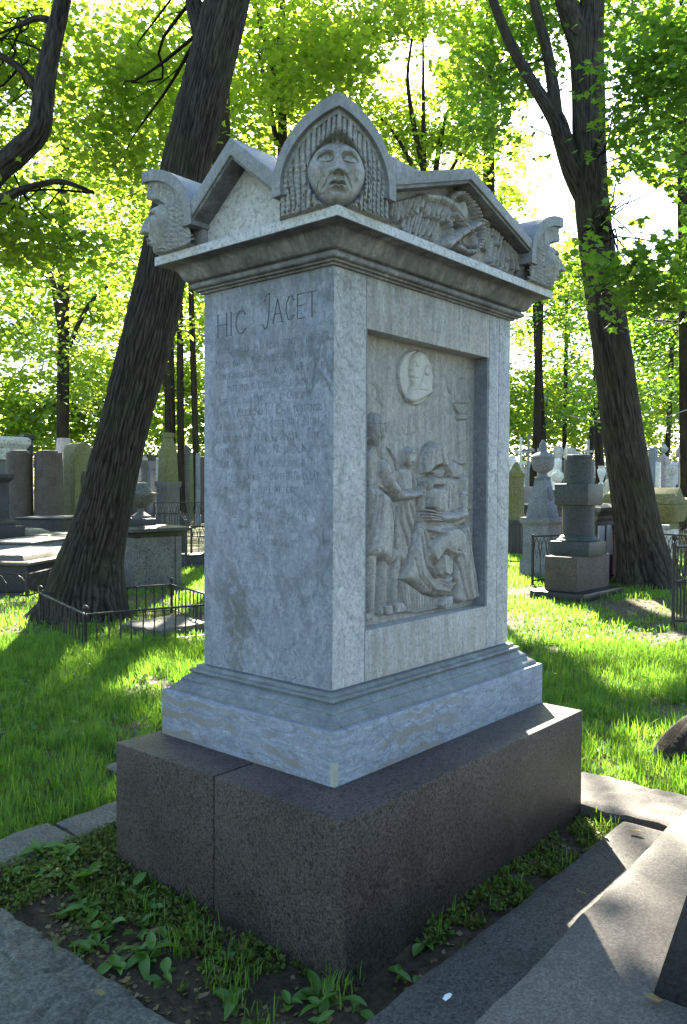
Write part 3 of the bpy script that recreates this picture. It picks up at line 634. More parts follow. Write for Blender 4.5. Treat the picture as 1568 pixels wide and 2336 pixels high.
rl.poly([(48, 1560), (140, 1540), (270, 1640), (308, 1740), (312, 1860), (298, 2080), (288, 2312), (250, 2310), (232, 2290), (190, 2240), (48, 2228)], .054, 110)
for L in ([(140, 1640), (110, 1850), (60, 2100)], [(160, 1600), (150, 1900), (95, 2200)], [(250, 1720), (285, 1900), (270, 2280)], [(180, 1570), (240, 1620), (295, 1750)], [(100, 1600), (80, 1800), (55, 1950)]): rl.line(L, 9, -.008); rl.line([(x+15, y) for x, y in L], 9, .005)
rl.line([(150, 1545), (230, 1585), (290, 1660), (310, 1740)], 8, .008)
rl.cap([(120, 2240), (115, 2480), (105, 2760)], [85, 72, 52], .032); rl.cap([(240, 2300), (235, 2540), (215, 2770)], [52, 46, 36], .028); rl.line([(215, 2270), (170, 2400), (190, 2440), (180, 2600)], 10, -.012); rl.line([(185, 2460), (165, 2700)], 9, -.008)
rl.poly([(210, 2700), (300, 2690), (320, 2790), (250, 2800)], .034, 24); rl.poly([(40, 2780), (120, 2760), (130, 2840), (50, 2860)], .03, 20)
rl.H += .0035*(fbm(np.stack([PX*55, PZ*30, PX*0], -1), 21)-.45)+.004*(fbm(np.stack([PX*14, PZ*14, PX*0], -1), 23)-.45)
edge = np.minimum(np.minimum(PX-xs[0], xs[-1]-PX), np.minimum(PZ-zs[0], zs[-1]-PZ)); rl.H *= sstep(edge, 0, .004)
npmesh('relief_panel', np.stack([PX, YP-np.where(rl.H > .07, .07+(rl.H-.07)*.35, rl.H), PZ], -1).reshape(-1, 3), grid_faces(*PX.shape), 'marble_carved', mon, smooth=True)

# winged hourglass-and-wreath carving in the long gable
def conv3(x, y): return plane_y((1060+x/2.613)/1.2398, (450+y/2.613)/1.2398, -.105)
xs = np.linspace(.06, 1.29, 420); zs = np.linspace(ZB, 2.905, 150); PX, PZ = np.meshgrid(xs, zs, indexing='ij')
k3 = abs(conv3(600, 500)[1]-conv3(600, 600)[1])/100
rw = Relief(PX, PZ, conv3, k3)
def feathers(rows, rad, h):
    for (x0, y0, x1, y1, x2, y2, x3, y3, n) in rows:      # feather roots go 0->1, tips go 2->3
        for i in range(n):
            s = (i+.5)/n; ax, ay = x0+(x1-x0)*s, y0+(y1-y0)*s; bx, by = x2+(x3-x2)*s+((i*53) % 7-3)*4, y2+(y3-y2)*s+((i*31) % 9-4)*6
            rw.cap([(ax, ay), (bx, by)], [rad*.8, rad], h+.004*((i*37) % 5)/5)
            rw.line([(ax, ay), (bx, by)], 3.0, -.004)
feathers([(150, 310, 560, 330, 180, 480, 420, 560, 13)], 17, .016)
feathers([(230, 380, 520, 370, 200, 520, 430, 600, 11)], 16, .020)
feathers([(110, 340, 330, 280, 110, 440, 300, 390, 11)], 18, .027)
feathers([(330, 275, 500, 300, 330, 380, 450, 430, 7), (500, 300, 610, 380, 440, 430, 560, 450, 7)], 20, .032)
rw.cap([(350, 285), (470, 300), (560, 350), (640, 470)], [30, 38, 40, 30], .040)
feathers([(780, 470, 860, 500, 780, 600, 830, 660, 6), (850, 510, 960, 570, 830, 690, 930, 830, 9), (930, 590, 1060, 720, 900, 760, 1040, 850, 8)], 17, .018)
feathers([(860, 500, 940, 570, 870, 580, 910, 620, 5), (940, 600, 1080, 740, 980, 760, 1100, 830, 8)], 19, .027)
rw.cap([(780, 455), (840, 470), (900, 510), (950, 560)], [24, 26, 22, 18], .026)
ringp = [(540, 300), (580, 262), (640, 258), (690, 310), (735, 390), (765, 470), (775, 560), (760, 630), (715, 690), (650, 690), (590, 655)]
rw.cap(ringp, 27, .040)
for i in range(len(ringp)-1):
    (x0, y0), (x1, y1) = ringp[i], ringp[i+1]
    for s in (.0, .33, .66):
        x, y = x0+(x1-x0)*s, y0+(y1-y0)*s; L = math.hypot(x1-x0, y1-y0); nx, ny = -(y1-y0)/L, (x1-x0)/L
        rw.line([(x+nx*26-8, y+ny*26), (x-nx*26+8, y-ny*26)], 4.5, -.009)
rw.cap([(500, 640), (600, 560), (720, 490)], [44, 36, 30], .052); rw.cap([(560, 420), (620, 490), (690, 560), (700, 650)], [26, 28, 22, 16], .046)
rw.poly([(595, 330), (660, 300), (690, 400), (670, 480), (640, 460), (610, 400)], .020, 30); rw.cap([(530, 470), (545, 560)], [24, 18], .036); rw.poly([(600, 600), (680, 560), (720, 640), (660, 670)], .016, 25)
for L in ([(650, 540), (640, 610), (670, 650)], [(680, 530), (690, 600)], [(530, 520), (580, 470), (620, 480)]): rw.line(L, 6, -.012)
rw.H += .003*(fbm(np.stack([PX*60, PZ*60, PX*0], -1), 31)-.45)
rw.H *= 1.3; lim = 2.951-.325*np.abs(PX-a_/2)-.066; rw.H = np.where(PZ < lim, rw.H, -.02)
npmesh('winged_carving', np.stack([PX, -EF+.0985-rw.H, PZ], -1).reshape(-1, 3), grid_faces(*PX.shape), 'marble_carved', roof, smooth=True)

# ---- inscription: cut letters as thin strokes with serifs
GL = {'A': [[(0, 0), (.45, 1), (.9, 0)], [(.2, .36), (.7, .36)]], 'B': [[(0, 0), (0, 1), (.5, 1), (.62, .78), (.5, .54), (0, .54)], [(.5, .54), (.7, .28), (.52, 0), (0, 0)]],
 'C': [[(.75, .82), (.55, 1), (.3, .98), (.05, .7), (.03, .35), (.25, .03), (.5, 0), (.76, .18)]], 'D': [[(0, 0), (0, 1), (.4, 1), (.75, .75), (.78, .3), (.45, 0), (0, 0)]],
 'E': [[(.6, 1), (0, 1), (0, 0), (.62, 0)], [(0, .52), (.45, .52)]], 'F': [[(.6, 1), (0, 1), (0, 0)], [(0, .52), (.45, .52)]], 'G': [[(.75, .82), (.5, 1), (.2, .92), (.02, .5), (.2, .08), (.5, 0), (.76, .14), (.76, .42), (.5, .42)]],
 'H': [[(0, 0), (0, 1)], [(.7, 0), (.7, 1)], [(0, .52), (.7, .52)]], 'I': [[(0, 0), (0, 1)]], 'J': [[(.1, 1.0), (.25, 1.22), (.6, 1.3), (.5, .3), (.35, -.12), (.1, -.2), (-.05, .0)]], 'K': [[(0, 0), (0, 1)], [(.6, 1), (0, .45), (.65, 0)]],
 'L': [[(0, 1), (0, 0), (.58, 0)]], 'M': [[(0, 0), (.08, 1), (.45, .2), (.82, 1), (.9, 0)]], 'N': [[(0, 0), (0, 1), (.7, 0), (.7, 1)]], 'O': [[(.4, 1), (.12, .85), (0, .5), (.12, .15), (.4, 0), (.68, .15), (.8, .5), (.68, .85), (.4, 1)]],
 'P': [[(0, 0), (0, 1), (.5, 1), (.64, .75), (.5, .48), (0, .48)]], 'Q': [[(.4, 1), (.12, .85), (0, .5), (.12, .15), (.4, 0), (.68, .15), (.8, .5), (.68, .85), (.4, 1)], [(.45, .2), (.85, -.15)]],
 'R': [[(0, 0), (0, 1), (.5, 1), (.64, .75), (.5, .5), (0, .5)], [(.3, .5), (.7, 0)]], 'S': [[(.55, .85), (.32, 1), (.06, .8), (.14, .57), (.45, .44), (.58, .22), (.35, 0), (.02, .14)]], 'T': [[(0, 1), (.75, 1)], [(.37, 1), (.37, 0)]],
 'U': [[(0, 1), (0, .25), (.2, 0), (.5, .02), (.68, .25), (.68, 1)]], 'V': [[(0, 1), (.38, 0), (.76, 1)]], 'X': [[(0, 0), (.7, 1)], [(0, 1), (.7, 0)]], 'Y': [[(0, 1), (.35, .5), (.7, 1)], [(.35, .5), (.35, 0)]], 'Z': [[(0, 1), (.65, 1), (0, 0), (.65, 0)]]}
WID = {q: max(p[0] for s in v for p in s) for q, v in GL.items()}
def lettering(mb, text, yl, z, h, w, width=None, cap=1.25, smudge=0):
    adv = 0; items = []
    for wd in text.split(' '):
        for i, ch in enumerate(wd):
            if ch not in GL: continue
            s = h*(cap if i == 0 else 1); items.append((ch, adv, s)); adv += (WID[ch]+.34)*s
        adv += .55*h
    kx = (width/adv) if width else 1
    for ch, x0, s in items:
        if smudge and random.random() < smudge: continue
        for st_ in GL[ch]:
            q = [(yl-(x0+px*s)*kx, z+py*s) for px, py in st_]
            for (y0, z0), (y1, z1) in zip(q, q[1:]):
                L = math.hypot(y1-y0, z1-z0) or 1; ny, nz = -(z1-z0)/L*w/2, (y1-y0)/L*w/2
                if abs(z1-z0) < .3*abs(y1-y0): ny, nz = ny*.6, nz*.6
                mb.add([(-.0007, y0+ny, z0+nz), (-.0007, y0-ny, z0-nz), (-.0007, y1-ny, z1-nz), (-.0007, y1+ny, z1+nz)], [(0, 1, 2, 3)])
            for (py, pz) in (q[0], q[-1]):
                mb.add([(-.00072, py+w*1.2, pz+w*.25), (-.00072, py-w*1.2, pz+w*.25), (-.00072, py-w*1.2, pz-w*.25), (-.00072, py+w*1.2, pz-w*.25)], [(0, 1, 2, 3)])
mb = MB(); lettering(mb, 'HIC', .655, 2.243, .094, .0062, .245, 1); mb.build('inscription', 'carved_letter', sl_)['kind'] = 'stuff'
mb = MB(); lettering(mb, 'JACET', .375, 2.262, .094, .0062, .34, 1.0)
mb.build('inscription', 'carved_letter', sl_)['kind'] = 'stuff'
mb = MB(); zl = 2.165
for i, tx in enumerate(['VIR QUONDAM EXCELLENTISSIMUS', 'NICOLAUS MOURAVIEFF SENATOR', 'CONSILIARIUS INTIMUS SACRE MAJESTATIS', 'TIS INTERIORIS CONSILII ADJUNCTUS', 'PUBLICE INSTRUCTIONIS ORDINUM', 'SANCTI ALEXANDRI S ET A NOVENSIS', 'CHRISTI STELLE EQUES NEC NON', 'CURATOR OEC UNIVERSITATIS MOSK', 'QUEM LEPIDE MORS NATURA NOBIS', 'VIDIT DIE XI MENSIS DEC ANNO D', 'ET HIC LUX ET POSITUS SED UT', 'HOSTE ET VIRTUTE MAGNUM ERIT', 'IN TERRA LABORUM PRIMUM', 'DEI PATRIE MORTALIS', 'QUEM PATER HUIC ET CETERIS', 'CELESTEM DOMINI SEDEM']):
    wd = [.62, .60, .64, .63, .60, .63, .61, .62, .62, .58, .62, .62, .55, .50, .60, .46][i]
    lettering(mb, tx, .665-(.06 if i > 11 else 0), zl-.052*i*1.02, .0255, .0022, wd, 1.35, .06+.02*i)
mb.build('inscription', 'letter_small', sl_)['kind'] = 'stuff'
# ------------------------------------------------------------------ graves around
def reach(P, d, px):
    P = np.asarray(P, float); d = np.asarray(d, float); lo, hi = 0.0, 6.0; s = 1 if prj(P+d*.01)[0] > prj(P)[0] else -1
    for _ in range(40):
        m = (lo+hi)/2
        if (prj(P+d*m)[0]-px)*s < 0: lo = m
        else: hi = m
    return lo
def hgt(P, py):      # height above P's foot of the picture row py
    return CAM[2] + ((1168-py)*1.0)/F_PX*depth(P) + PIT*depth(P)*1.0 - .0
EXCL = []            # rectangles without grass (x0, x1, y0, y1)
def urn_bowl(m, r, z, s=1):   # low covered bowl on a stem
    return m.lathe([(r*.62, z), (r*.62, z+.05*s), (r*.5, z+.07*s), (r*.22, z+.13*s), (r*.2, z+.2*s), (r*.45, z+.235*s), (r*.85, z+.34*s), (r, z+.46*s), (r*1.05, z+.48*s), (r*1.05, z+.52*s), (r*.8, z+.53*s), (r*.72, z+.58*s), (r*.5, z+.64*s), (r*.42, z+.72*s), (r*.2, z+.74*s)])
# 1 box tomb with bowl urn
P = G(309, 1347); Lx = reach(P, (1, 0, 0), 411); Ly = 1.5
t = thing('pedestal_tomb', 'square grey stone pedestal tomb carrying a bowl urn, right behind the leaning trunk', 'tomb', tuple(P)); EXCL.append((P[0]-.1, P[0]+Lx+.1, P[1]-.1, P[1]+Ly))
MB().box(0, Lx, 0, Ly, 0, .82).build('body', 'granite_grey', t, .01)
for (x0, x1) in ((-.02, .06), (Lx-.1, Lx+.02)): MB().box(x0, x1, -.02, .06, 0, .815).build('corner_strip', 'granite_grey', t, .01)
pn = MB().box(.2, Lx-.2, -.012, .02, .1, .68).build('panel', 'granite_grey', t, .006)
for x in (.25, Lx-.25):
    for z in (.15, .62): MB().lathe([(.014, -.014), (.014, 0)], 0, 0, 8).build('bolt_hole', 'dark_hole', pn).matrix_local = Matrix.Translation((x, -.013, z)) @ Matrix.Rotation(R(90), 4, 'X')
MB().rings([(.0, .822), (.03, .83), (.05, .87), (.10, .90), (.13, .91), (.13, .96), (.02, .985)], 0, Lx, 0, Ly).build('cap', 'granite_dark', t, 0, 35)
MB().box(.08, Lx-.25, .3, 1.2, .98, 1.10).build('step', 'granite_dark', t, .01)
Q = D(322, 1210, depth(P)+.75); u = thing('bowl_urn', 'low covered stone bowl urn standing on the grey pedestal tomb', 'urn', (Q[0], Q[1], 1.10))
urn_bowl(MB(), .25, 0, .80).build('bowl', 'granite_grey', u, 0, 40)
# 2 long tombs on the left, lying along the line of sight
def long_tomb(px, py, L, Wd, H, yaw, lid, mat, matl, label, name='chest_tomb', taper=.0):
    P = G(px, py); t = thing(name, label, 'tomb', tuple(P), yaw)
    MB().frus(0, L, 0, Wd, 0, H, taper, taper).build('chest', mat, t, .012)
    l = MB().rings([(-taper, H+.001), (.04-taper, H+.01), (.05-taper, H+.03), (.05-taper, H+lid), (.02-taper, H+lid+.02)], 0, L, 0, Wd).build('lid', matl, t, 0, 35)
    EXCL.append((P[0]-1.2, P[0]+2.2, P[1]-.3, P[1]+2.0)); return t, P
yl = R(33)
t, P = long_tomb(62, 1352, 2.3, 1.25, .40, yl, .05, 'granite_dark', 'slab_warm', 'low chest tomb with mossy joint and a sunlit lid left of the leaning trunk')
MB().frus(.1, 2.2, .1, 1.15, .47, .55, .06, .06).build('ledger', 'slab_warm', t, .01)
t, P = long_tomb(70, 1290, 3.0, 1.0, .42, yl, .05, 'stone_bluegrey', 'granite_grey', 'blue grey chest tomb behind the sunlit lid')
t, P = long_tomb(108, 1272, 1.2, 1.9, .42, yl, .08, 'granite_dark', 'granite_dark', 'flat dark tomb slab at the left edge with a domed top stone')
MB().lathe([(.62, .5), (.58, .56), (.4, .62), (.1, .64)], .6, .9, 20).build('domed_stone', 'granite_grey', t, 0, 50)
t, P = long_tomb(142, 1238, 2.6, 1.25, .66, yl, .05, 'granite_dark', 'granite_dark', 'tapered dark granite sarcophagus in front of the round topped stele', 'sarcophagus', -.08)
# 3 left edge pier on steps
P = G(8, 1275); t = thing('pier_monument', 'dark stone pier with moulded foot on two steps at the left edge', 'monument', tuple(P))
MB().cbox(.1, .6, 2.1, 1.6, -.1, .42).build('step', 'stone_bluegrey', t, .015); MB().cbox(0, .6, 1.1, 1.1, .42, .72).build('step', 'granite_dark', t, .012)
MB().rings([(.1, .72), (.1, .8), (.03, .87), (.0, .92), (0, 1.7), (.03, 1.74), (.09, 1.82), (.09, 1.9)], -.3, .3, .3, .9).build('pier', 'granite_dark', t, 0, 35)
# 4 two round granite drums
for i, (px, top, w, lab) in enumerate(((46, 1027, 60, 'round brown granite column stump with a lit cap, left of the pair'), (112, 1027, 64, 'round brown granite column stump next to the pale obelisk, right of the pair'))):
    P = G(px, 1222); d = depth(P); r = w/2/F_PX*d; h = (1222-top)/F_PX*d
    t = thing('column_stump', lab, 'column', tuple(P), 0, 'granite column stumps')
    MB().cbox(0, 0, 2.7*r, 2.7*r, -.1, .26).build('plinth', 'granite_red', t, .015)
    MB().lathe([(r*1.22, .26), (r*1.22, .33), (r*1.04, .42), (r, .46)], 0, 0, 28).build('foot', 'granite_red', t, 0, 40)
    MB().lathe([(r, .45), (r*.97, h-.1)], 0, 0, 32).build('drum', 'granite_red', t, 0, 40); MB().lathe([(r*.7, h-.1), (r*.68, h-.03), (r*.3, h)], 0, 0, 24).build('cap', 'granite_red', t, 0, 40)
# generic obelisk
def obelisk(px, py, wpx, toppx, top_py, ped_py, mat, pmat, label, urn=False, medal=False, shoulder=False, name='obelisk'):
    P = G(px, py); d = depth(P); k = d/F_PX; w = wpx*k*.72; wt = toppx*k*.72; h = (py-top_py)*k; hp = (py-ped_py)*k
    t = thing(name, label, 'obelisk', tuple(P))
    MB().cbox(0, 0, w*1.32, w*1.32, -.1, hp*.22).build('step', pmat, t, .012)
    MB().rings([(0.04, hp*.22), (.0, hp*.3), (0, hp*.86), (.05, hp*.92), (.05, hp)], -w*.56, w*.56, -w*.56, w*.56).build('pedestal', pmat, t, 0, 35)
    if shoulder:
        m = MB(); m.frus(-w/2, w/2, -w/2, w/2, hp, h*.80, (w-wt)/2, (w-wt)/2); m.frus(-wt/2, wt/2, -wt/2, wt/2, h*.80, h*.95, wt*.22, wt*.22); m.cbox(0, 0, wt*.7, wt*.7, h*.95, h); sh = m.build('shaft', mat, t, .01)
    else: sh = MB().frus(-w/2, w/2, -w/2, w/2, hp, h, (w-wt)/2, (w-wt)/2).build('shaft', mat, t, .01)
    if medal:
        mx = {'-y': Matrix.Rotation(R(90), 4, 'X'), '-x': Matrix.Rotation(R(-90), 4, 'Y')}[medal]; zc = hp+(h-hp)*.62; off = -(w/2-(w-wt)/2*.62)
        o = MB().lathe([(w*.2, -.02), (w*.2, .02), (w*.17, .03), (w*.15, .015), (w*.08, .04), (.02, .05)], 0, 0, 24).build('medallion', mat, sh, 0, 40)
        lean = math.atan2((w-wt)/2, h-hp)
        o.matrix_local = (Matrix.Translation((0, off, zc)) @ Matrix.Rotation(-lean, 4, 'X') if medal == '-y' else Matrix.Translation((off, 0, zc)) @ Matrix.Rotation(lean, 4, 'Y')) @ mx @ Matrix.Diagonal((1, 1.45, 1, 1) if medal == '-y' else (1.45, 1, 1, 1))
    return t, P, h, wt
obelisk(146, 1208, 50, 30, 1000, 1128, 'stone_pink', 'stone_pale', 'pale pinkish obelisk with an oval portrait medallion left of the leaning trunk', medal='-y')
obelisk(384, 1205, 46, 40, 988, 1098, 'stone_moss', 'granite_grey', 'tall grey shouldered obelisk with olive lichen right of the leaning trunk', shoulder=True)
t, P, h, wt = obelisk(1236, 1310, 78, 36, 1092, 1180, 'stone_bluegrey', 'stone_bluegrey', 'blue grey obelisk with an urn on top and an oval relief on its right side', medal='-y')
ph = P+np.array([0, 0, h]); u = thing('flame_urn', 'tall stone urn with a flame finial on the blue grey obelisk', 'urn', tuple(ph)); s = .5
MB().lathe([(.3*s, 0), (.3*s, .05*s), (.18*s, .1*s), (.16*s, .2*s), (.36*s, .34*s), (.42*s, .55*s), (.42*s, .75*s), (.46*s, .77*s), (.46*s, .83*s), (.34*s, .93*s), (.14*s, 1.0*s), (.11*s, 1.06*s), (.16*s, 1.16*s), (.13*s, 1.3*s), (.03*s, 1.46*s)]).build('vase', 'stone_bluegrey', u, 0, 40)
# 5 round topped stele
P = G(192, 1218); d = depth(P); k = d/F_PX; h = (1218-1000)*k; w = 46*k
t = thing('round_stele', 'olive round topped stele with a small arched plaque, touching the leaning trunk', 'gravestone', tuple(P))
pl = [(-w*.62, 0), (w*.62, 0), (w*.5, h*.4), (w*.46, h*.86)]+[(w*.46*math.cos(a), h*.86+w*.46*math.sin(a)) for a in np.linspace(.2, math.pi-.2, 12)]+[(-w*.46, h*.86), (-w*.5, h*.4)]
MB().prism(pl, 'y', 0, .75).build('slab', 'stone_moss', t, .02)
MB().prism([(-w*.16, h*.45), (w*.16, h*.45), (w*.16, h*.6), (0, h*.66), (-w*.16, h*.6)], 'y', -.03, .02).build('plaque', 'granite_dark', t, .01)
# 6 pale frieze tomb and pillar, far left
P = G(12, 1200); t = thing('frieze_tomb', 'pale tomb with a carved frieze at the far left above the column stumps', 'tomb', tuple(P)); k = depth(P)/F_PX
MB().cbox(0, 0, 60*k, 1.2, -.1, 150*k).build('body', 'granite_grey', t, .02); MB().cbox(0, 0, 66*k, 1.4, 150*k, 176*k).build('frieze', 'stone_pale', t, .02); MB().rings([(0, 176*k), (.12, 186*k), (.12, 196*k), (.02, 202*k)], -33*k, 33*k, -.7, .7).build('cornice', 'stone_pale', t, 0, 30)
P = G(62, 1195); t = thing('square_pillar', 'dark square pillar with a small cap behind the column stumps', 'pillar', tuple(P)); k = depth(P)/F_PX
MB().cbox(0, 0, 20*k, 20*k, 0, 190*k).build('shaft', 'granite_dark', t, .02); MB().rings([(0, 190*k), (.06, 193*k), (.06, 199*k), (.0, 203*k)], -10*k, 10*k, -10*k, 10*k).build('cap', 'granite_dark', t, 0, 30)
# 7 draped urn figure
P = G(432, 1180); k = depth(P)/F_PX; t = thing('draped_urn', 'mossy stone urn under a drooping cloth on a block, beside the tomb corner', 'gravestone', tuple(P))
MB().cbox(0, 0, 70*k, 40*k, -.1, 82*k).build('block', 'stone_moss', t, .03)
n1, n2 = 26, 40; Vd = []
for i in range(n1+1):
    s = i/n1
    for j in range(n2):
        a = 2*math.pi*j/n2; r = (21*k)*(1.0-.30*s-.35*max(0, s-.72)*3)*(1+.13*math.sin(a*7+s*3)*(1-s))+.02
        if s > .985: r *= .3
        Vd.append((r*math.cos(a)+.12*s, r*math.sin(a)*.8, 82*k+66*k*s))
npmesh('drapery', np.array(Vd), grid_faces(n1+1, n2, True), 'stone_moss', t, smooth=True)
# 8 small far stones on the left
def block_stone(px, py, w, top, mat, label, cap=True, cat='gravestone', name='gravestone', dep=None, cross=0):
    if py < 1180: py = 1184+(int(px)*7) % 26
    P = G(px, py); k = depth(P)/F_PX; t = thing(name, label, cat, tuple(P)); h = (py-top)*k; w_ = w*k
    MB().cbox(0, 0, w_*1.25, w_*1.1, -.1, h*.16).build('step', mat, t, .015)
    MB().frus(-w_/2, w_/2, -w_*.4, w_*.4, h*.16, h*(.86 if cap else 1), .03*w_, .03*w_).build('body', mat, t, .015)
    if cap: MB().rings([(0, h*.86), (.07*w_, h*.9), (.07*w_, h*.96), (-.06*w_, h)], -w_/2, w_/2, -w_*.4, w_*.4).build('cap', mat, t, 0, 30)
    return t, P, k, h
block_stone(318, 1195, 26, 1040, 'stone_pink', 'small pinkish stone with a shell top just right of the leaning trunk')
block_stone(347, 1170, 22, 1052, 'stone_bluegrey', 'small square blue grey monument between the leaning trunk and the shouldered obelisk')
block_stone(312, 1215, 36, 1098, 'granite_dark', 'flat topped dark chest stone behind the bowl urn')
block_stone(458, 1165, 18, 1042, 'granite_red', 'dark reddish slab beside the draped urn at the tomb corner', False)
block_stone(425, 1150, 13, 1018, 'granite_grey', 'slim grey stele with shouldered top behind the draped urn')
t, P, k, h = block_stone(440, 1290, 52, 1262, 'granite_dark', 'low dark ledger tomb between the grey pedestal and the big tomb', True, 'tomb', 'ledger_tomb')
def cross(px, py, top, w, mat, label, ped=None, trefoil=True):
    if py < 1180: py = 1184+(int(px)*5) % 24
    P = G(px, py); k = depth(P)/F_PX; t = thing('stone_cross', label, 'cross', tuple(P), YAW-math.pi/2, 'pale stone crosses'); h = (py-top)*k; w_ = w*k; hp = h*.45
    MB().rings([(.12*w_, -.05), (.12*w_, hp*.2), (0, hp*.26), (-.04*w_, hp*.85), (.06*w_, hp*.93), (.0, hp)], -w_*.35, w_*.35, -w_*.35, w_*.35).build('pedestal', mat, t, 0, 30)
    b = w_*.105; hc = h*.84; m = MB(); m.box(-b, b, -b*.8, b*.8, hp, h-b); m.box(-w_*.42, w_*.42, -b*.79, b*.79, hc-b, hc+b)
    if trefoil:
        for cx, cz in ((0, h-b), (-w_*.42, hc), (w_*.42, hc)):
            for q in range(3):
                an = q*2.094+math.pi/2; m.prism([(cx+b*1.0*math.cos(an)+b*1.1*math.cos(x), cz+b*1.0*math.sin(an)+b*1.1*math.sin(x)) for x in np.linspace(0, 5.8, 9)], 'y', -b*.7-.001*q, b*.7+.001*q)
    m.build('cross', mat, t)
cross(1187, 1150, 1000, 24, 'stone_white', 'white trefoil cross next to the tomb edge, leftmost of the crosses')
cross(1204, 1165, 994, 24, 'stone_bluegrey', 'grey trefoil cross left of the flame urn')
cross(1340, 1130, 1000, 24, 'stone_pale', 'weathered thick cross among the trunks above the dark drum', None, False)
cross(408, 1150, 1030, 18, 'stone_pink', 'small pink cross between the shouldered obelisk and the draped urn', None, False)
# 9 fluted column with ivy left of the obelisk
P = G(1176, 1260); k = depth(P)/F_PX; t = thing('fluted_column', 'mossy fluted column stump beside the right edge of the tomb', 'column', tuple(P))
MB().cbox(0, 0, 56*k, 56*k, -.1, 74*k).build('plinth', 'granite_dark', t, .02); MB().lathe([(22*k, 74*k), (22*k, 82*k), (19*k, 88*k)], 0, 0, 24).build('foot', 'stone_moss', t, 0, 40)
MB().lathe([(19*k, 88*k), (17*k, 172*k)], 0, 0, 96, 16, .10).build('shaft', 'stone_moss', t, 0, 60); MB().lathe([(20*k, 172*k), (20*k, 180*k), (12*k, 188*k), (8*k, 198*k), (2*k, 206*k)], 0, 0, 24).build('cap', 'stone_moss', t, 0, 40)
# 10 dark column monument in front right
P = G(1316, 1368); EXCL.append((P[0]-.25, P[0]+1.2, P[1]-.25, P[1]+1.3)); k = depth(P)/F_PX
t = thing('column_monument', 'dark monument of stacked drums and square blocks on a granite cube, right lawn', 'monument', tuple(P))
Lx = reach(P, (1, 0, 0), 1390); Ly = reach(P, (0, 1, 0), 1242); cx, cy = Lx/2, Ly/2; L = (Lx+Ly)/2; Ht = (1368-1042)*k
zz_ = lambda py: (1350-py)*k*1.09
MB().box(-.16, Lx+.12, -.18, Ly+.16, -.1, .10).build('footing', 'granite_black', t, .02)
MB().box(0, Lx, 0, Ly, .10, zz_(1262)).build('base_cube', 'granite_red', t, .014)
w = L*.74; MB().cbox(cx, cy, w, w, zz_(1262), zz_(1232)).build('block', 'granite_green', t, .012)
r = L*.285; MB().lathe([(r*1.3, zz_(1232)), (r*1.32, zz_(1229)), (r*1.2, zz_(1226)), (r*1.16, zz_(1223)), (r*1.02, zz_(1219))], cx, cy, 32).build('foot_ring', 'granite_green', t, 0, 40)
MB().lathe([(r, zz_(1219)), (r, zz_(1153))], cx, cy, 40).build('lower_drum', 'granite_dark', t, 0, 40)
w = L*.64; MB().cbox(cx, cy, w, w, zz_(1153), zz_(1107)).build('block', 'granite_green', t, .012)
r = L*.27; MB().lathe([(r, zz_(1107)), (r*.98, zz_(1054))], cx, cy, 40).build('upper_drum', 'granite_green', t, 0, 40)
MB().lathe([(r*.86, zz_(1054)), (r*.84, zz_(1044))], cx, cy, 8).build('octagon_cap', 'granite_dark', t, .006)
# 11 white urns and small column
def vase(px, py, hp, top, wpx, mat, pm, label, slim=False):
    P = G(px, py); k = depth(P)/F_PX; t = thing('vase_urn', label, 'urn', tuple(P)); r = wpx/2*k; z = (py-hp)*k; h = (hp-top)*k
    MB().rings([(.08, 0), (.08, z*.2), (0, z*.26), (0, z*.86), (.06, z*.92), (.06, z)], -r*1.1, r*1.1, -r*1.1, r*1.1).build('pedestal', pm, t, 0, 35)
    pr = [(r*.75, 0), (r*.7, .08), (r*.25, .2), (r*.22, .28), (r*.6, .4), (r*.98, .58), (r, .68), (r*.8, .78), (r*.25, .88), (r*.16, .92), (r*.16, 1)] if not slim else [(r*.7, 0), (r*.7, .1), (r*.3, .2), (r*.5, .34), (r*.95, .62), (r, .78), (r*.7, .88), (r*.85, .95), (r*.8, 1)]
    MB().lathe([(a, z+b*h) for a, b in pr], 0, 0, 24).build('vase', mat, t, 0, 50)
vase(1271, 1215, 1118, 1068, 28, 'stone_white', 'granite_red', 'small white covered urn left of the dark drum')
vase(1371, 1200, 1108, 1063, 19, 'stone_white', 'granite_grey', 'slim white urn between the dark drum and the right trunk', True)
P = G(1385, 1250); k = depth(P)/F_PX; t = thing('broken_column', 'short cream column with moulded foot near the right trunk', 'column', tuple(P))
MB().cbox(0, 0, 44*k, 44*k, 0, 92*k).build('plinth', 'granite_grey', t, .02); MB().lathe([(17*k, 92*k), (17*k, 99*k), (12*k, 108*k)], 0, 0, 20).build('foot', 'stone_pale', t, 0, 40); MB().lathe([(12*k, 108*k), (11*k, 148*k), (11.5*k, 150*k)], 0, 0, 24).build('shaft', 'stone_pale', t, 0, 40); MB().lathe([(6*k, 150*k), (6*k, 153*k), (3*k, 157*k)], 0, 0, 12).build('knob', 'stone_pale', t, 0, 40)
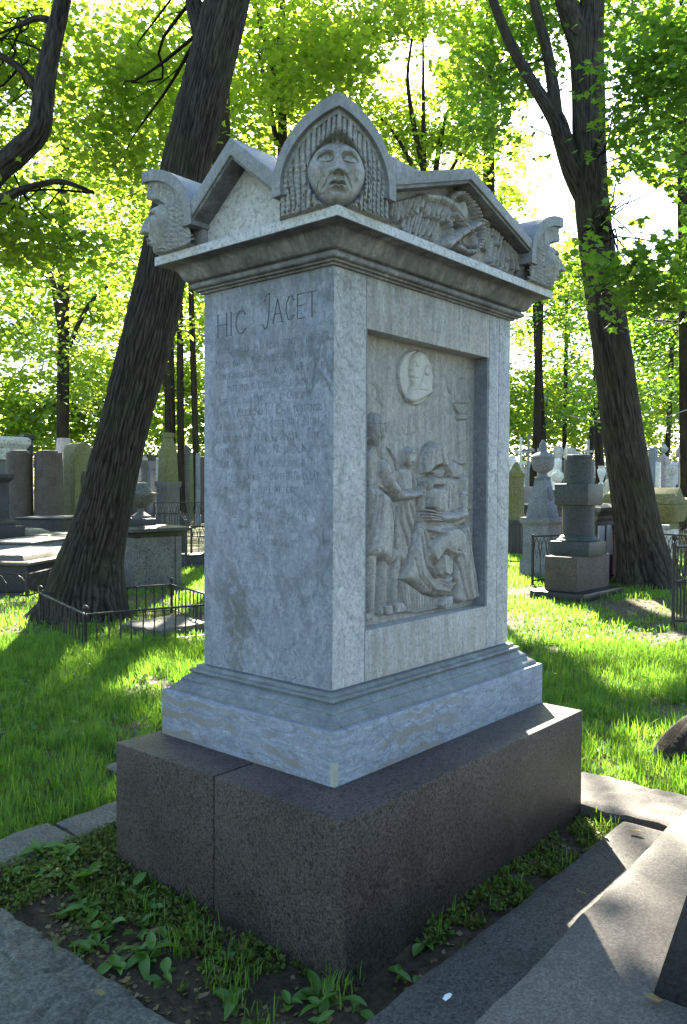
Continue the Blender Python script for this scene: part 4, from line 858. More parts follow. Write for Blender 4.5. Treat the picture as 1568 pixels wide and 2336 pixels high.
# 12 corniced tomb with white niches behind the dark drum
P = G(1358, 1330); Lx = reach(P, (1, 0, 0), 1418); t = thing('niche_tomb', 'dark corniced chest tomb with white niches right of the dark drum', 'tomb', tuple(P)); k = depth(P)/F_PX
MB().box(0, Lx, -.0, .42, 0, 140*k).build('body', 'granite_red', t, .012); MB().rings([(.0, 140*k), (.04, 146*k), (.04, 152*k), (.10, 160*k), (.14, 164*k), (.14, 172*k), (.0, 180*k)], 0, Lx, 0, .42).build('cornice', 'granite_grey', t, 0, 30)
for i in range(3): MB().box(Lx*(.07+.32*i), Lx*(.29+.32*i), -.02, .05, 60*k, 130*k).build('niche', 'plaster_white', t, .01)
for i in range(1): MB().box(-.02, .05, .1, .32, 60*k, 130*k).build('niche', 'plaster_white', t, .01)
# 13 right: sarcophagus on legs, lilac tomb, eagle-like urn, classical tomb
P = G(1545, 1290); k = depth(P)/F_PX; t = thing('scroll_sarcophagus', 'mossy cream sarcophagus with gabled scroll lid right of the leaning trunk', 'sarcophagus', tuple(P))
MB().box(-62*k, 8*k, 0, 1.2, 0, 84*k).build('pedestal', 'stone_pale', t, .03)
MB().frus(-74*k, 14*k, -.1, 1.3, 100*k, 140*k, -.12, -.12).build('chest', 'stone_moss', t, .03); MB().box(-66*k, 8*k, 0, 1.2, 84*k, 101*k).build('foot', 'stone_moss', t, .02)
MB().prism([(-82*k, 140*k), (22*k, 140*k), (22*k, 156*k), (8*k, 150*k), (-14*k, 160*k), (-34*k, 178*k), (-56*k, 160*k), (-70*k, 164*k), (-82*k, 150*k)], 'y', -.15, 1.35).build('lid', 'stone_moss', t, .03)
P = G(1500, 1325); k = depth(P)/F_PX; t = thing('lilac_tomb', 'lilac grey plastered tomb with a thin stone top behind the right trunk', 'tomb', tuple(P))
MB().box(-46*k, 10*k, 0, 1.0, 0, 118*k).build('body', 'plaster_pink', t, .02); MB().box(-60*k, 24*k, -.15, 1.2, 118*k, 128*k).build('top', 'stone_bluegrey', t, .02)
P = P+np.array([0, .3, 128*k]); t = thing('shrouded_urn', 'tall weathered bronze green shrouded urn on the lilac tomb', 'urn', tuple(P)); 
MB().lathe([(22*k, 0), (22*k, 6*k), (9*k, 16*k), (10*k, 24*k), (24*k, 58*k), (28*k, 84*k), (20*k, 96*k), (8*k, 104*k), (9*k, 112*k), (2*k, 126*k)], -12*k, 0, 28, 9, .12).build('shroud', 'stone_bluegrey', t, 0, 60)
P = G(1566, 1192); k = depth(P)/F_PX; t = thing('small_mausoleum', 'small classical tomb with pilasters and gable at the right edge far back', 'mausoleum', tuple(P))
MB().cbox(0, 0, 30*k, 40*k, 0, 80*k).build('base', 'stone_pink', t, .03)
MB().cbox(0, 0, 22*k, 30*k, 80*k, 150*k).build('cella', 'granite_red', t, .03)
for y in (-14*k, 14*k):
    for x in (-10*k, 10*k): MB().lathe([(3*k, 80*k), (2.4*k, 150*k)], x, y, 12).build('column', 'stone_pink', t, 0, 40)
MB().cbox(0, 0, 32*k, 42*k, 150*k, 164*k).build('entablature', 'stone_pink', t, .03); MB().prism([(-21*k, 164*k), (21*k, 164*k), (0, 190*k)], 'x', -16*k, 16*k).build('gable', 'stone_pink', t, .02)
# 14 far stones on the right
for (px, py, w, top, mat, lab) in ((1240, 1150, 14, 1060, 'stone_white', 'white block stone behind the flame urn'), (1262, 1145, 26, 1045, 'stone_white', 'broad white gravestone left of the dark drum'), (1283, 1150, 18, 1050, 'granite_grey', 'grey capped stone touching the dark drum on its left'),
    (1272, 1120, 16, 1018, 'stone_pale', 'pale arched looking stone far among the trunks'), (1298, 1110, 22, 1022, 'stone_pale', 'cream draped stone far behind the dark drum'), (1345, 1170, 22, 1090, 'granite_grey', 'grey stone with railing behind the upper drum'),
    (1398, 1180, 26, 1062, 'stone_pink', 'pink grey gabled stone touching the right trunk'), (1512, 1160, 22, 1042, 'stone_pink', 'fluted pinkish pedestal right of the leaning trunk'), (1488, 1150, 16, 1022, 'stone_bluegrey', 'blue grey stone peeping from behind the right trunk'), (1545, 1190, 34, 1105, 'granite_red', 'reddish chest stone at the right edge')):
    block_stone(px, py, w, top, mat, lab)
for (px, py, w, top, mat, lab, cap) in ((1168, 1160, 12, 1040, 'stone_white', 'narrow white stone at the very edge of the tomb on the right', True), (1222, 1135, 12, 1052, 'stone_white', 'tiny white headstone right of the grey trefoil cross', False),
    (1253, 1128, 10, 1046, 'stone_pale', 'small cream headstone right of the flame urn', False), (1312, 1140, 16, 1030, 'stone_pale', 'pale slab peeping over the dark drum', True), (1330, 1135, 9, 1035, 'stone_bluegrey', 'thin grey marker right of the dark drum cap', False),
    (1356, 1150, 16, 1062, 'stone_white', 'white stone between the dark drum and the slim white urn', True), (1362, 1210, 30, 1132, 'granite_red', 'reddish base stone under the slim white urn', True), (1408, 1165, 14, 1050, 'granite_grey', 'grey headstone half hidden by the right trunk', True),
    (1500, 1140, 12, 1055, 'stone_white', 'white headstone right of the right trunk', False), (1530, 1150, 20, 1062, 'stone_pale', 'cream block stone near the right edge', True), (1556, 1140, 14, 1050, 'stone_white', 'white marker below the small classical tomb', False),
    (1478, 1215, 26, 1120, 'granite_grey', 'grey block stone close behind the right trunk', True), (1200, 1230, 26, 1150, 'granite_dark', 'dark low stone between fluted column and obelisk', True), (1300, 1190, 24, 1092, 'granite_grey', 'grey stone hidden mostly by the square block of the drums', True),
    (302, 1140, 10, 1052, 'stone_pale', 'tiny pale headstone touching the leaning trunk on its right', False), (330, 1135, 12, 1050, 'granite_grey', 'small grey headstone behind the pinkish shell stone', True), (362, 1140, 10, 1045, 'stone_pale', 'thin pale headstone left of the shouldered obelisk', False),
    (405, 1185, 22, 1110, 'granite_dark', 'dark low stone between obelisk and draped urn', True), (452, 1128, 9, 1035, 'stone_bluegrey', 'thin blue grey stone at the left tomb edge', False), (92, 1150, 16, 1050, 'stone_pale', 'pale stone peeping between the two stumps', False), (28, 1140, 14, 1060, 'granite_grey', 'grey stone behind the left stump', True)):
    block_stone(px, py, w, top, mat, lab, cap)
cross(1290, 1120, 1012, 16, 'stone_white', 'small white cross above the dark drum on its left', None, False); cross(1226, 1125, 1022, 15, 'stone_pale', 'little pale cross between grey trefoil cross and flame urn', None, False); cross(1552, 1135, 1030, 16, 'stone_pale', 'small pale cross near the right edge far back', None, False)
py_ = 1184+(1512*7) % 26; P = G(1512, py_); k = depth(P)/F_PX; u = thing('bowl_urn', 'small pale bowl urn on the fluted pinkish pedestal far right', 'urn', (P[0], P[1], (py_-1042)*k)); urn_bowl(MB(), .24, 0, .9).build('bowl', 'stone_pale', u, 0, 40)
# long white cemetery wall far back, low pink house left
A, B = G(1150, 1176), G(1750, 1182); dv = B-A; L = np.hypot(dv[0], dv[1]); t = thing('boundary_wall', 'long low white wall with a lit coping far behind the right graves', 'wall', tuple(A), math.atan2(dv[1], dv[0])); k = depth(A)/F_PX
for i in range(9): MB().box(L*i/9+.02, L*(i+1)/9-.02, 0, .4, -.3, 112*k).build('wall_bay', 'stone_pale', t, .02)
for i in range(10): MB().box(L*i/9-.3, L*i/9+.3, -.08, .48, -.3, 114*k).build('pier', 'stone_white', t, .02)
MB().box(-.4, L+.4, -.15, .55, 114.5*k, 122*k).build('coping', 'stone_white', t, .03)
P = G(330, 1174); k = depth(P)/F_PX; t = thing('garden_house', 'pink house wall glimpsed far behind the leaning trunk', 'house', tuple(P))
MB().cbox(0, 3, 3.4, 6, -1, 2.9).build('wall', 'plaster_pink', t, .05); MB().prism([(-2, 2.9), (2, 2.9), (0, 3.6)], 'y', -.6, 6.6).build('roof', 'granite_red', t)
for i in range(3): MB().box(-1.4+i*1.1, -.8+i*1.1, -.06, .1, .7, 2.1).build('window', 'door_glass', t, .02)

# ------------------------------------------------------------------ iron fences
def bar_mesh(h, r, name='bar', mat='iron', spike=True):
    m = MB().tube([(0, 0, 0), (0, 0, h)], r, 6); o = m.build(name, mat); me = o.data; bpy.data.objects.remove(o); return me
def ball_post(t, x, y, h, r, mat='iron'):
    p = MB().lathe([(r*1.3, -.1), (r*1.3, .04), (r, .06), (r, h-.06), (r*1.35, h-.055), (r*1.35, h-.03), (r*.7, h-.02)], x, y, 10).build('post', mat, t, 0, 50)
    MB().lathe([(r*.4, h-.02)]+[(r*1.7*math.cos(q), h+.005+r*1.7*(1+math.sin(q))) for q in np.linspace(-1.3, 1.5, 9)], x, y, 12).build('finial', mat, p, 0, 60)
C0, C1, C2 = G(196, 1489), G(93, 1426), G(392, 1400); C3 = C0+(C2-C1)
cn = [C0, C1, C2, C3]; org = C0.copy()
t = thing('grave_railing', 'low rusty iron railing with ball posts around a mossy slab under the leaning trunk', 'railing', tuple(org))
FH = .40
for c in cn: ball_post(t, *(c-org)[:2], FH, .017)
bme = bar_mesh(FH-.02, .0075)
for i in range(4):
    p, q = cn[i]-org, cn[(i+1) % 4]-org; L = np.linalg.norm(q-p)
    m = MB().tube([(p[0], p[1], FH-.03), (q[0], q[1], FH-.03)], .012, 6); m.build('top_rail', 'iron', t)
    MB().tube([(p[0], p[1], .05), (q[0], q[1], .05)], .008, 5).build('bottom_rail', 'iron', t)
    n = int(L/.112)
    for j in range(1, n): s = j/n; part('bar', bme, t, tuple(p+(q-p)*s), (random.uniform(-.03, .03), random.uniform(-.03, .03), 0))
cc = (C0+C2)/2; ex = (C3-C0); 
s_ = rough_slab('ledger_slab', cc[0]-.15, cc[0]+.62, cc[1]-.62, cc[1]+.1, .10, .3, 'slab_warm', None, .02, 6, .03, .03, 31); tag(s_, 'cracked mossy ledger slab inside the low ball post railing', 'grave slab')
# right gate railing with scrolls
P = G(1536, 1427); org = P; t = thing('scroll_railing', 'dark iron railing with hoop scrolls and a ball post at the right edge', 'railing', tuple(org)); ball_post(t, 0, 0, 1.0, .022)
for d, L in (((1, 0, 0), 2.2), ((0.25, -1, 0), 1.6)):
    d = np.array(d)/np.linalg.norm(d); 
    for z in (.93, .52, .06): q = d*L; MB().tube([(0, 0, z), (q[0], q[1], z)], .012, 6).build('rail', 'iron', t)
    bm_ = bar_mesh(.5, .009); n = int(L/.12)
    for j in range(1, n+1): q = d*L*j/n; part('bar', bm_, t, (q[0], q[1], .04))
    m = MB(); n2 = int(L/.24)
    for j in range(n2):
        c = d*(j+.5)*L/n2; pts = [(c[0]+d[0]*.115*math.cos(a), c[1]+d[1]*.115*math.cos(a), .56+.0+.36*(1-abs(math.sin(a))**.8)) for a in np.linspace(math.pi, 2*math.pi, 12)]; pts = [(c[0]+d[0]*.115*math.cos(a), c[1]+d[1]*.115*math.cos(a), .9+.36*math.sin(a)) for a in np.linspace(math.pi, 2*math.pi, 13)]; m.tube(pts, .008, 5)
        m.tube([(c[0], c[1], .54), (c[0], c[1], .92)], .007, 5)
    m.build('hoop_band', 'iron', t)
# arched railing round the dark column's neighbour
def arch_fence(name, corners, h, label, mat='iron', step=.16, arch=True, close=False):
    org = corners[0]; t = thing(name, label, 'railing', tuple(org)); n = len(corners)
    for c in corners: MB().cbox(*(c-org)[:2], .035, .035, 0, h+.03).build('post', mat, t)
    for i in range(n if close else n-1):
        p, q = corners[i]-org, corners[(i+1) % n]-org; L = np.linalg.norm(q-p); k = max(2, int(L/step))
        for z in (h, .08): MB().tube([(p[0], p[1], z), (q[0], q[1], z)], .014, 5).build('rail', mat, t)
        m = MB()
        for j in range(k):
            a, b = p+(q-p)*j/k, p+(q-p)*(j+1)/k; mid = (a+b)/2
            if arch:
                m.tube([(a[0], a[1], .08), (a[0], a[1], h*.6), tuple(a*.75+b*.25+np.array([0, 0, h*.86])), (mid[0], mid[1], h*.97), tuple(a*.25+b*.75+np.array([0, 0, h*.86])), (b[0], b[1], h*.6)], .009, 5, False)
                m.tube([(a[0], a[1], h*.95), (mid[0], mid[1], h*.55), (b[0], b[1], h*.95)], .006, 4, False)
            else: m.tube([(a[0], a[1], .05), (a[0], a[1], h+.06)], .009, 5)
        m.build('bars', mat, t)
    return t
arch_fence('arched_railing', [G(1215, 1335), G(1462, 1318), G(1600, 1335)], .82, 'dark iron railing of interlaced arches behind the stacked drum monument')
arch_fence('plain_railing', [G(1150, 1288), G(1262, 1292), G(1330, 1275)], .86, 'plain black iron bar railing in front of the blue grey obelisk', 'iron', .14, False)
arch_fence('far_railing', [G(1420, 1255), G(1480, 1262), G(1568, 1250)], .95, 'ornate iron railing with scrolls right of the leaning trunk', 'iron_rust', .18)
arch_fence('back_railing', [G(1160, 1215), G(1300, 1222)], .9, 'thin dark railing between fluted column and white covered urn', 'iron', .16, False)
arch_fence('edge_railing', [G(1480, 1285), G(1600, 1290)], .9, 'dark railing before the mossy cream sarcophagus', 'iron', .15)
arch_fence('ornate_railing', [G(352, 1235), G(480, 1228)], 1.15, 'dark ornate iron railing behind the bowl urn', 'iron', .2)
arch_fence('urn_railing', [G(285, 1262), G(412, 1256), G(425, 1300)], .95, 'dark bar railing directly behind the bowl urn', 'iron', .15, False)
arch_fence('short_railing', [G(437, 1290), G(520, 1285)], .80, 'short ornate iron railing touching the left edge of the big tomb', 'iron', .16)
arch_fence('rusty_railing', [G(120, 1215), G(195, 1212)], .95, 'rusty orange iron railing in front of the pale obelisk', 'iron_rust', .2, False)
arch_fence('lit_railing', [G(300, 1185), G(372, 1180)], .9, 'sunlit rusty railing beside the pinkish shell stone', 'iron_rust', .2)
arch_fence('corner_railing', [G(-30, 1365), G(62, 1372), G(150, 1345)], .38, 'low bent iron railing before the sunlit chest tomb at the left edge', 'iron', .3)

# dark tapered block in the lower right corner
Pb = np.array([-.08, -1.255, .205]); t = thing('tapered_block', 'black tapered stone block cut by the lower right corner, on the granite slab', 'gravestone', tuple(Pb))
MB().frus(0, 1.2, -.9, 0, 0, .34, .08, .08).build('block', 'granite_black', t, .006); MB().frus(.1, 1.1, -.8, -.1, .3405, .36, .02, .02).build('top', 'granite_green', t, .004)
# ------------------------------------------------------------------ trees
def catmull(P, n):
    P = np.asarray(P, float); out = []; m = len(P)
    Q = np.vstack([2*P[0]-P[1], P, 2*P[-1]-P[-2]])
    for s in np.linspace(0, m-1-1e-6, n):
        i = int(s); t = s-i; a, b, c, d = Q[i], Q[i+1], Q[i+2], Q[i+3]
        out.append(.5*((2*b)+(-a+c)*t+(2*a-5*b+4*c-d)*t*t+(-a+3*b-3*c+d)*t**3))
    return np.array(out)
def trunk_mesh(name, pts, parent, nth=48, nz=60, ridges=20, amp=.05, mat='bark', seed=0, flare=0):
    C = catmull(pts, nz); P, Rr = C[:, :3], np.maximum(C[:, 3], .004)
    T = np.gradient(P, axis=0); T /= np.linalg.norm(T, axis=1)[:, None]
    ref = np.array([1., 0, 0]); U = np.cross(T, ref); U /= np.linalg.norm(U, axis=1)[:, None]; Wv = np.cross(T, U)
    th = np.linspace(0, 2*math.pi, nth, endpoint=False); TH, S = np.meshgrid(th, np.arange(nz), indexing='xy')
    Ln = np.concatenate([[0], np.cumsum(np.linalg.norm(np.diff(P, axis=0), axis=1))])[:, None]+0*TH
    cs, sn = np.cos(TH), np.sin(TH)
    w1 = vnoise(np.stack([cs*2.6, sn*2.6, Ln*2.0], -1)+seed, 1)-.5; w2 = vnoise(np.stack([cs*7, sn*7, Ln*4.2], -1)+seed, 2)-.5
    r1 = np.abs(np.sin(ridges/2*TH + 7*w1 + 3.4*w2)); rg = r1**.7*(.35+1.1*(vnoise(np.stack([cs*11, sn*11, Ln*6], -1), 5+seed)))*(1-.55*(vnoise(np.stack([cs*16, sn*16, Ln*13], -1), 6+seed) > .72))
    big = vnoise(np.stack([cs*1.3, sn*1.3, Ln*.8], -1)+seed, 7)-.5
    rad = Rr[:, None]*(1+amp*(rg-.5)+.12*big)
    if flare: rad *= 1+flare*np.exp(-Ln/.35)*(.5+.9*np.abs(np.sin(2.5*TH+seed))**1.5)
    V = P[:, None, :]+(U[:, None, :]*cs[..., None]+Wv[:, None, :]*sn[..., None])*rad[..., None]
    return npmesh(name, V.reshape(-1, 3), grid_faces(nz, nth, True)[:, ::-1], mat, parent, {'ridge': ('POINT', np.clip(rg, 0, 1).ravel())}, True)
def pxpts(L, d): # (px, py, radius px [, extra depth])
    out = []
    for q in L:
        dd = d+(q[3] if len(q) > 3 else 0); out.append((*D(q[0], q[1], dd), q[2]*dd/F_PX))
    return out
LIT = []   # sun pools on the ground: (x, y, rx, ry)
def lit(px, py, rx, ry): P = G(px, py); LIT.append((P[0], P[1], rx, ry))
LIT += [(1.35, -.55, 1.25, .85), (.9, -1.25, 1.1, .45)]
lit(1455, 1385, .9, .6); lit(1440, 1460, 1.3, .5); lit(1240, 1400, .7, .9); lit(1230, 1470, .9, .4); lit(1520, 1750, .8, .5); lit(1450, 1560, .5, .35)
lit(45, 1420, .9, .9); lit(20, 1475, .6, .5); lit(440, 1450, .55, .6); lit(392, 1545, .75, .45); lit(330, 1530, .4, .3); lit(70, 1290, 1.0, .8); lit(440, 1300, .6, .8); lit(1195, 1310, .8, 1.0)
lit(1400, 1310, 1.0, 1.0); lit(1530, 1330, 1.2, 1.2)
GAPS = [(1262, 380, 95, 175), (1235, 270, 60, 90), (1480, 490, 100, 80), (1425, 520, 50, 60), (985, 105, 40, 28), (1360, 430, 20, 120)]
def keep_mask(P, far=False):
    q = P[:, :2]-SUN[None, :2]*(P[:, 2:3]/SUN[2]); kp = np.ones(len(P), bool); rnd = rng.random(len(P))
    for x, y, rx, ry in ([] if far else LIT):
        r = ((q[:, 0]-x)/rx)**2+((q[:, 1]-y)/ry)**2; kp &= ~((r < 1) & (rnd < (.985 if y > -.9 else .70)))
    dq = np.hypot(q[:, 0]-CAM[0], q[:, 1]-CAM[1])
    nz = fbm(np.stack([q[:, 0]*.55, q[:, 1]*.55, q[:, 0]*0], -1), 77)
    kp &= ~((dq > 11) & (nz > .52) & (rnd < (0 if far else .9)))
    X = P-CAM; z = X @ fw; px = 784+F_PX*(X @ r2)/np.maximum(z, .1); py = 1168-F_PX*(X @ u2)/np.maximum(z, .1)
    for gx_, gy_, rx, ry in GAPS:
        w = .55*(vnoise(np.stack([px/46, py/46, px*0], -1), 5)-.5)+.35*(vnoise(np.stack([px/17, py/17, px*0], -1), 6)-.5)
        kp &= ~(rnd < .97*(1-sstep(((px-gx_)/rx)**2+((py-gy_)/ry)**2+4*w, .6 if gx_ > 1200 else .45, 1.7)))
    kp &= ~((py > 1040) & (z < 30))
    return kp
MAPLE = np.array([(0, 0), (.3, -.08), (.24, .14), (.56, .32), (.24, .46), (0, 1.0), (-.24, .46), (-.56, .32), (-.24, .14), (-.3, -.08)])
KITE = np.array([(0, 0), (.42, .42), (0, 1.0), (-.42, .42)])
def leaf_mesh(name, P, size, mat, parent, shape, tilt=.55, kind='stuff'):
    n = len(P)
    if n == 0: return None
    cv = P[:, 3] if P.shape[1] > 3 else rng.random(n); P = P[:, :3]
    N = np.stack([rng.normal(0, tilt, n), rng.normal(0, tilt, n), np.ones(n)], -1); N /= np.linalg.norm(N, axis=1)[:, None]
    A = rng.normal(0, 1, (n, 3)); A[:, 2] -= .6; A -= N*(A*N).sum(1)[:, None]; A /= np.linalg.norm(A, axis=1)[:, None]; B = np.cross(N, A)
    s = size*rng.uniform(.65, 1.25, n)
    k = len(shape); bend = -.22*np.abs(shape[:, 0])**1.0
    V = P[:, None, :]+(B[:, None, :]*shape[None, :, :1]+A[:, None, :]*(shape[None, :, 1:]-.4)+N[:, None, :]*bend[None, :, None])*s[:, None, None]
    o = npmesh(name, V.reshape(-1, 3), np.arange(n*k).reshape(n, k), mat, parent, {'var': ('FACE', .6*cv+.4*rng.random(n))})
    if kind: o['kind'] = kind
    return o
def crown_points(blobs, clump=38, spread=.42):
    out = []; cen = []
    for (c, r, n) in blobs:
        m = max(1, n//clump); d = rng.normal(0, 1, (m, 3)); d /= np.linalg.norm(d, axis=1)[:, None]; rad = rng.random(m)**.42
        C = np.asarray(c)+d*rad[:, None]*np.asarray(r); cen.append(C)
        cl = rng.integers(0, m, n); off = rng.normal(0, 1, (n, 3))*np.array([spread, spread, spread*.38])*rng.uniform(.6, 1.3, n)[:, None]
        out.append(np.concatenate([C[cl]+off, rng.random(m)[cl][:, None]], 1))
    return np.concatenate(out), np.concatenate(cen)
def blob(px, py, rx, ry, d, rd, n):
    k = d/F_PX; c = D(px, py, d)
    return (c, (max(rx*k, .3), max((rd+rx*k)/2, .3), ry*k), n)
def tree(name, label, trunk, d, limbs, blobs, size, mat, shape, nth=20, nz=30, ridges=12, amp=.06, barkm='bark_far', twigs=24, flare=0, seed=0, clump=38, spread=.42, group='trees around the graves'):
    base = pxpts(trunk[:1], d)[0]; t = thing(name, label, 'tree', (base[0], base[1], 0), 0, group)
    inv = Matrix.Translation((-base[0], -base[1], 0))
    def fix(o): o.matrix_parent_inverse = inv; return o
    fix(trunk_mesh('trunk', pxpts(trunk, d), t, nth, nz, ridges, amp, barkm, seed, flare))
    anchors = [np.array(q[:3]) for q in catmull(pxpts(trunk, d), 12)[5:]]
    for L in limbs:
        pp = pxpts(L, d); fix(trunk_mesh('limb', pp, t, max(10, nth//2), max(14, nz//3), max(6, ridges//2), amp, barkm, seed+3)); anchors += [np.array(q[:3]) for q in catmull(pp, 8)[2:]]
    P, C = crown_points(blobs, clump, spread); kp = keep_mask(P[:, :3]); P = P[kp]
    cr = leaf_mesh('crown', P, size, mat, t, shape)
    if cr: fix(cr)
    if twigs and anchors:
        m = MB(); sel = rng.choice(len(C), min(twigs, len(C)), replace=False); kc = keep_mask(C)
        An = np.array(anchors)
        for i in sel:
            c = C[i]; j = np.argmin(np.linalg.norm(An-c, axis=1)+rng.random(len(An))*1.0+np.clip(An[:, 2]-c[2], 0, 9)*1.5); a = An[j]; L = np.linalg.norm(c-a)
            if L < .4 or L > 5.5: continue
            mid = (a+c)/2+rng.normal(0, .10*L, 3)+np.array([0, 0, .08*L]); q1 = (a+mid)/2+rng.normal(0, .03*L, 3); q2 = (mid+c)/2+rng.normal(0, .04*L, 3); r0 = .0055*L+.004
            if not kc[i]: continue
            m.tube(catmull([a, q1, mid, q2, c], 11), [r0*(1-.085*w_) for w_ in range(11)], 5, False)
        if m.v: fix(m.build('twigs', barkm, t))['kind'] = 'stuff'
    return t
d1 = depth(G(190, 1412))
tree('leaning_tree', 'massive dark trunk with furrowed bark leaning right behind the tomb on the left', [(190, 1440, 100), (196, 1390, 90), (206, 1300, 74), (229, 1200, 62), (276, 1000, 55), (352, 700, 56), (418, 400, 53), (492, 100, 51), (540, -90, 48), (620, -420, 42), (660, -800, 30)], d1,
     [[(480, 130, 22), (455, 60, 20), (436, -40, 17), (425, -250, 12)], [(540, -90, 26), (480, -300, 20), (430, -600, 10)]],
     [blob(560, -700, 260, 300, d1+1, 2.5, 5200), blob(330, 150, 140, 150, d1+3, 1.0, 1500), blob(250, 330, 120, 110, d1+3.5, .8, 1100)], .13, 'leaf_maple', MAPLE, 220, 240, 46, .075, 'bark', 26, .28, 2, 30, .38)
d2 = depth(G(1475, 1335))
tree('forked_tree', 'tall dark forked maple trunk leaning left behind the stacked drums on the right', [(1478, 1350, 66), (1468, 1280, 56), (1452, 1180, 50), (1418, 960, 45), (1385, 720, 41), (1356, 520, 38), (1346, 380, 37), (1343, 220, 36), (1340, 110, 36), (1350, 0, 27), (1352, -200, 22), (1380, -600, 14)], d2,
     [[(1338, 170, 30), (1322, 90, 27), (1292, 0, 24), (1270, -150, 20), (1250, -400, 12)], [(1340, 470, 20), (1308, 390, 24), (1285, 320, 22), (1268, 270, 20), (1225, 205, 14), (1170, 110, 12), (1125, 0, 10), (1100, -100, 8)], [(1272, 285, 15), (1262, 200, 14), (1245, 100, 12), (1218, 0, 11), (1200, -120, 8)]],
     [blob(1515, 200, 110, 190, d2-2.2, 1.2, 2300), blob(1500, 470, 100, 120, d2-2.6, 1.0, 1100), blob(1435, 600, 90, 45, d2-3, .6, 460), blob(1520, 640, 90, 90, d2-2.6, .8, 900), blob(1345, 340, 55, 50, d2-1.2, .5, 260), blob(1150, 150, 80, 150, d2+1.2, 1.2, 1300), blob(1240, 20, 120, 70, d2+1.5, 1.2, 900), blob(1090, 310, 45, 80, d2-.5, .8, 420), blob(1350, -420, 260, 300, d2+.5, 2.5, 5200), blob(1450, 20, 80, 90, d2+1, 1.0, 700)],
     .125, 'leaf_dark', MAPLE, 110, 120, 34, .035, 'bark', 60, .22, 5, 22, .34)  # darker leaf colour stands in for the near crown being unlit
tree('bent_tree', 'dark S shaped trunk curving through the leaves in the upper left corner', [(-420, 1330, 40), (-330, 1000, 34), (-160, 640, 30), (-30, 420, 27), (40, 350, 27), (88, 300, 25), (98, 240, 24), (110, 150, 22), (128, 70, 20), (148, -20, 18), (170, -160, 14)], 10.5,
     [[(90, 215, 11), (55, 165, 9), (10, 132, 8), (-60, 100, 6)], [(125, 50, 9), (85, 42, 7), (40, 60, 5)], [(-20, 470, 14), (60, 430, 8), (140, 415, 6), (215, 440, 4)]],
     [blob(60, 120, 110, 160, 12.2, .9, 1500), blob(30, 500, 130, 100, 11.6, .9, 1400), blob(-120, 200, 120, 300, 12.0, 1.3, 2200), blob(150, 570, 90, 60, 11.4, .5, 400)], .125, 'leaf_maple', MAPLE, 40, 70, 16, .05, 'bark', 34, 0, 7, 24, .34)
def simple(label, px, py, rpx, d, blobs, lean=0, limbs=(), top=-150, name='maple_tree', mat='leaf_far', size=.17, sh=KITE, tw=30, seed=0, barkm='bark_far', spread=.5):
    tr = [(px, py, rpx*1.35), (px+lean*.1, py-60, rpx*1.05), (px+lean*.4, (py+top)/2+150, rpx*.95), (px+lean*.75, (py+top)/2-150, rpx*.8), (px+lean, top, rpx*.1)]
    return tree(name, label, tr, d, list(limbs), blobs, size, mat, sh, 20, 36, 10, .07, barkm, tw, .15, seed, 40, spread)
simple('mossy olive trunk half hidden behind the leaning trunk, above the small gable', 497, 1290, 25, 17.5, [blob(330, 260, 190, 260, 18, 2, 5070), blob(250, 640, 170, 200, 18.5, 2, 3510), blob(520, -60, 160, 160, 18, 2, 1950), blob(560, 300, 70, 160, 19, 1, 1170)], 12, [[(500, 300, 12), (470, 150, 9), (440, 0, 6)]], -300, size=.15, seed=1)
simple('slim forked tree above the left side of the central mask', 645, 1230, 15, 22, [blob(640, 100, 140, 190, 23, 2.4, 5070), blob(700, 330, 120, 130, 24, 2, 2340), blob(560, 480, 70, 120, 24, 1.5, 936)], 0, [[(640, 230, 11), (622, 140, 9), (590, 40, 7), (560, -60, 5)], [(642, 250, 9), (672, 170, 7), (720, 120, 5), (780, 80, 3)], [(636, 180, 8), (640, 60, 6), (650, -60, 4)], [(632, 330, 7), (612, 220, 5), (590, 120, 3)]], -200, size=.16, seed=2)
simple('straight dark tree rising above the right gable slope', 1113, 1230, 15, 24, [blob(1090, 110, 120, 200, 24.5, 2.2, 3744), blob(1130, 460, 80, 150, 25, 2, 2028), blob(1190, 620, 70, 90, 25, 1.5, 1170)], 4, (), -300, size=.16, seed=3)
simple('many stemmed young tree behind the right gable apex', 975, 1220, 9, 21, [blob(930, 210, 150, 200, 21.5, 2.2, 4836), blob(860, 60, 130, 120, 22, 2, 2340), blob(1030, 300, 90, 120, 21, 1.6, 1872)], -10, [[(975, 480, 8), (965, 380, 7), (945, 290, 6), (930, 180, 4), (940, 90, 3)], [(985, 480, 8), (1000, 350, 6), (1020, 260, 4), (1050, 200, 3)], [(972, 470, 7), (950, 400, 6), (910, 320, 4), (870, 270, 3)], [(990, 460, 6), (1040, 370, 4), (1075, 320, 3)]], 0, size=.15, seed=4)
simple('dark straight trunk on the left above the pale obelisk', 142, 1180, 14, 35, [blob(120, 260, 200, 300, 34, 3, 7410), blob(60, 760, 160, 180, 35, 3, 4290), blob(250, 860, 120, 100, 36, 2, 2496), blob(300, 500, 150, 180, 35, 2.5, 4056)], 8, [[(142, 760, 9), (120, 640, 7), (80, 560, 4)], [(145, 820, 7), (200, 700, 5), (260, 640, 3)]], -100, size=.18, seed=5)
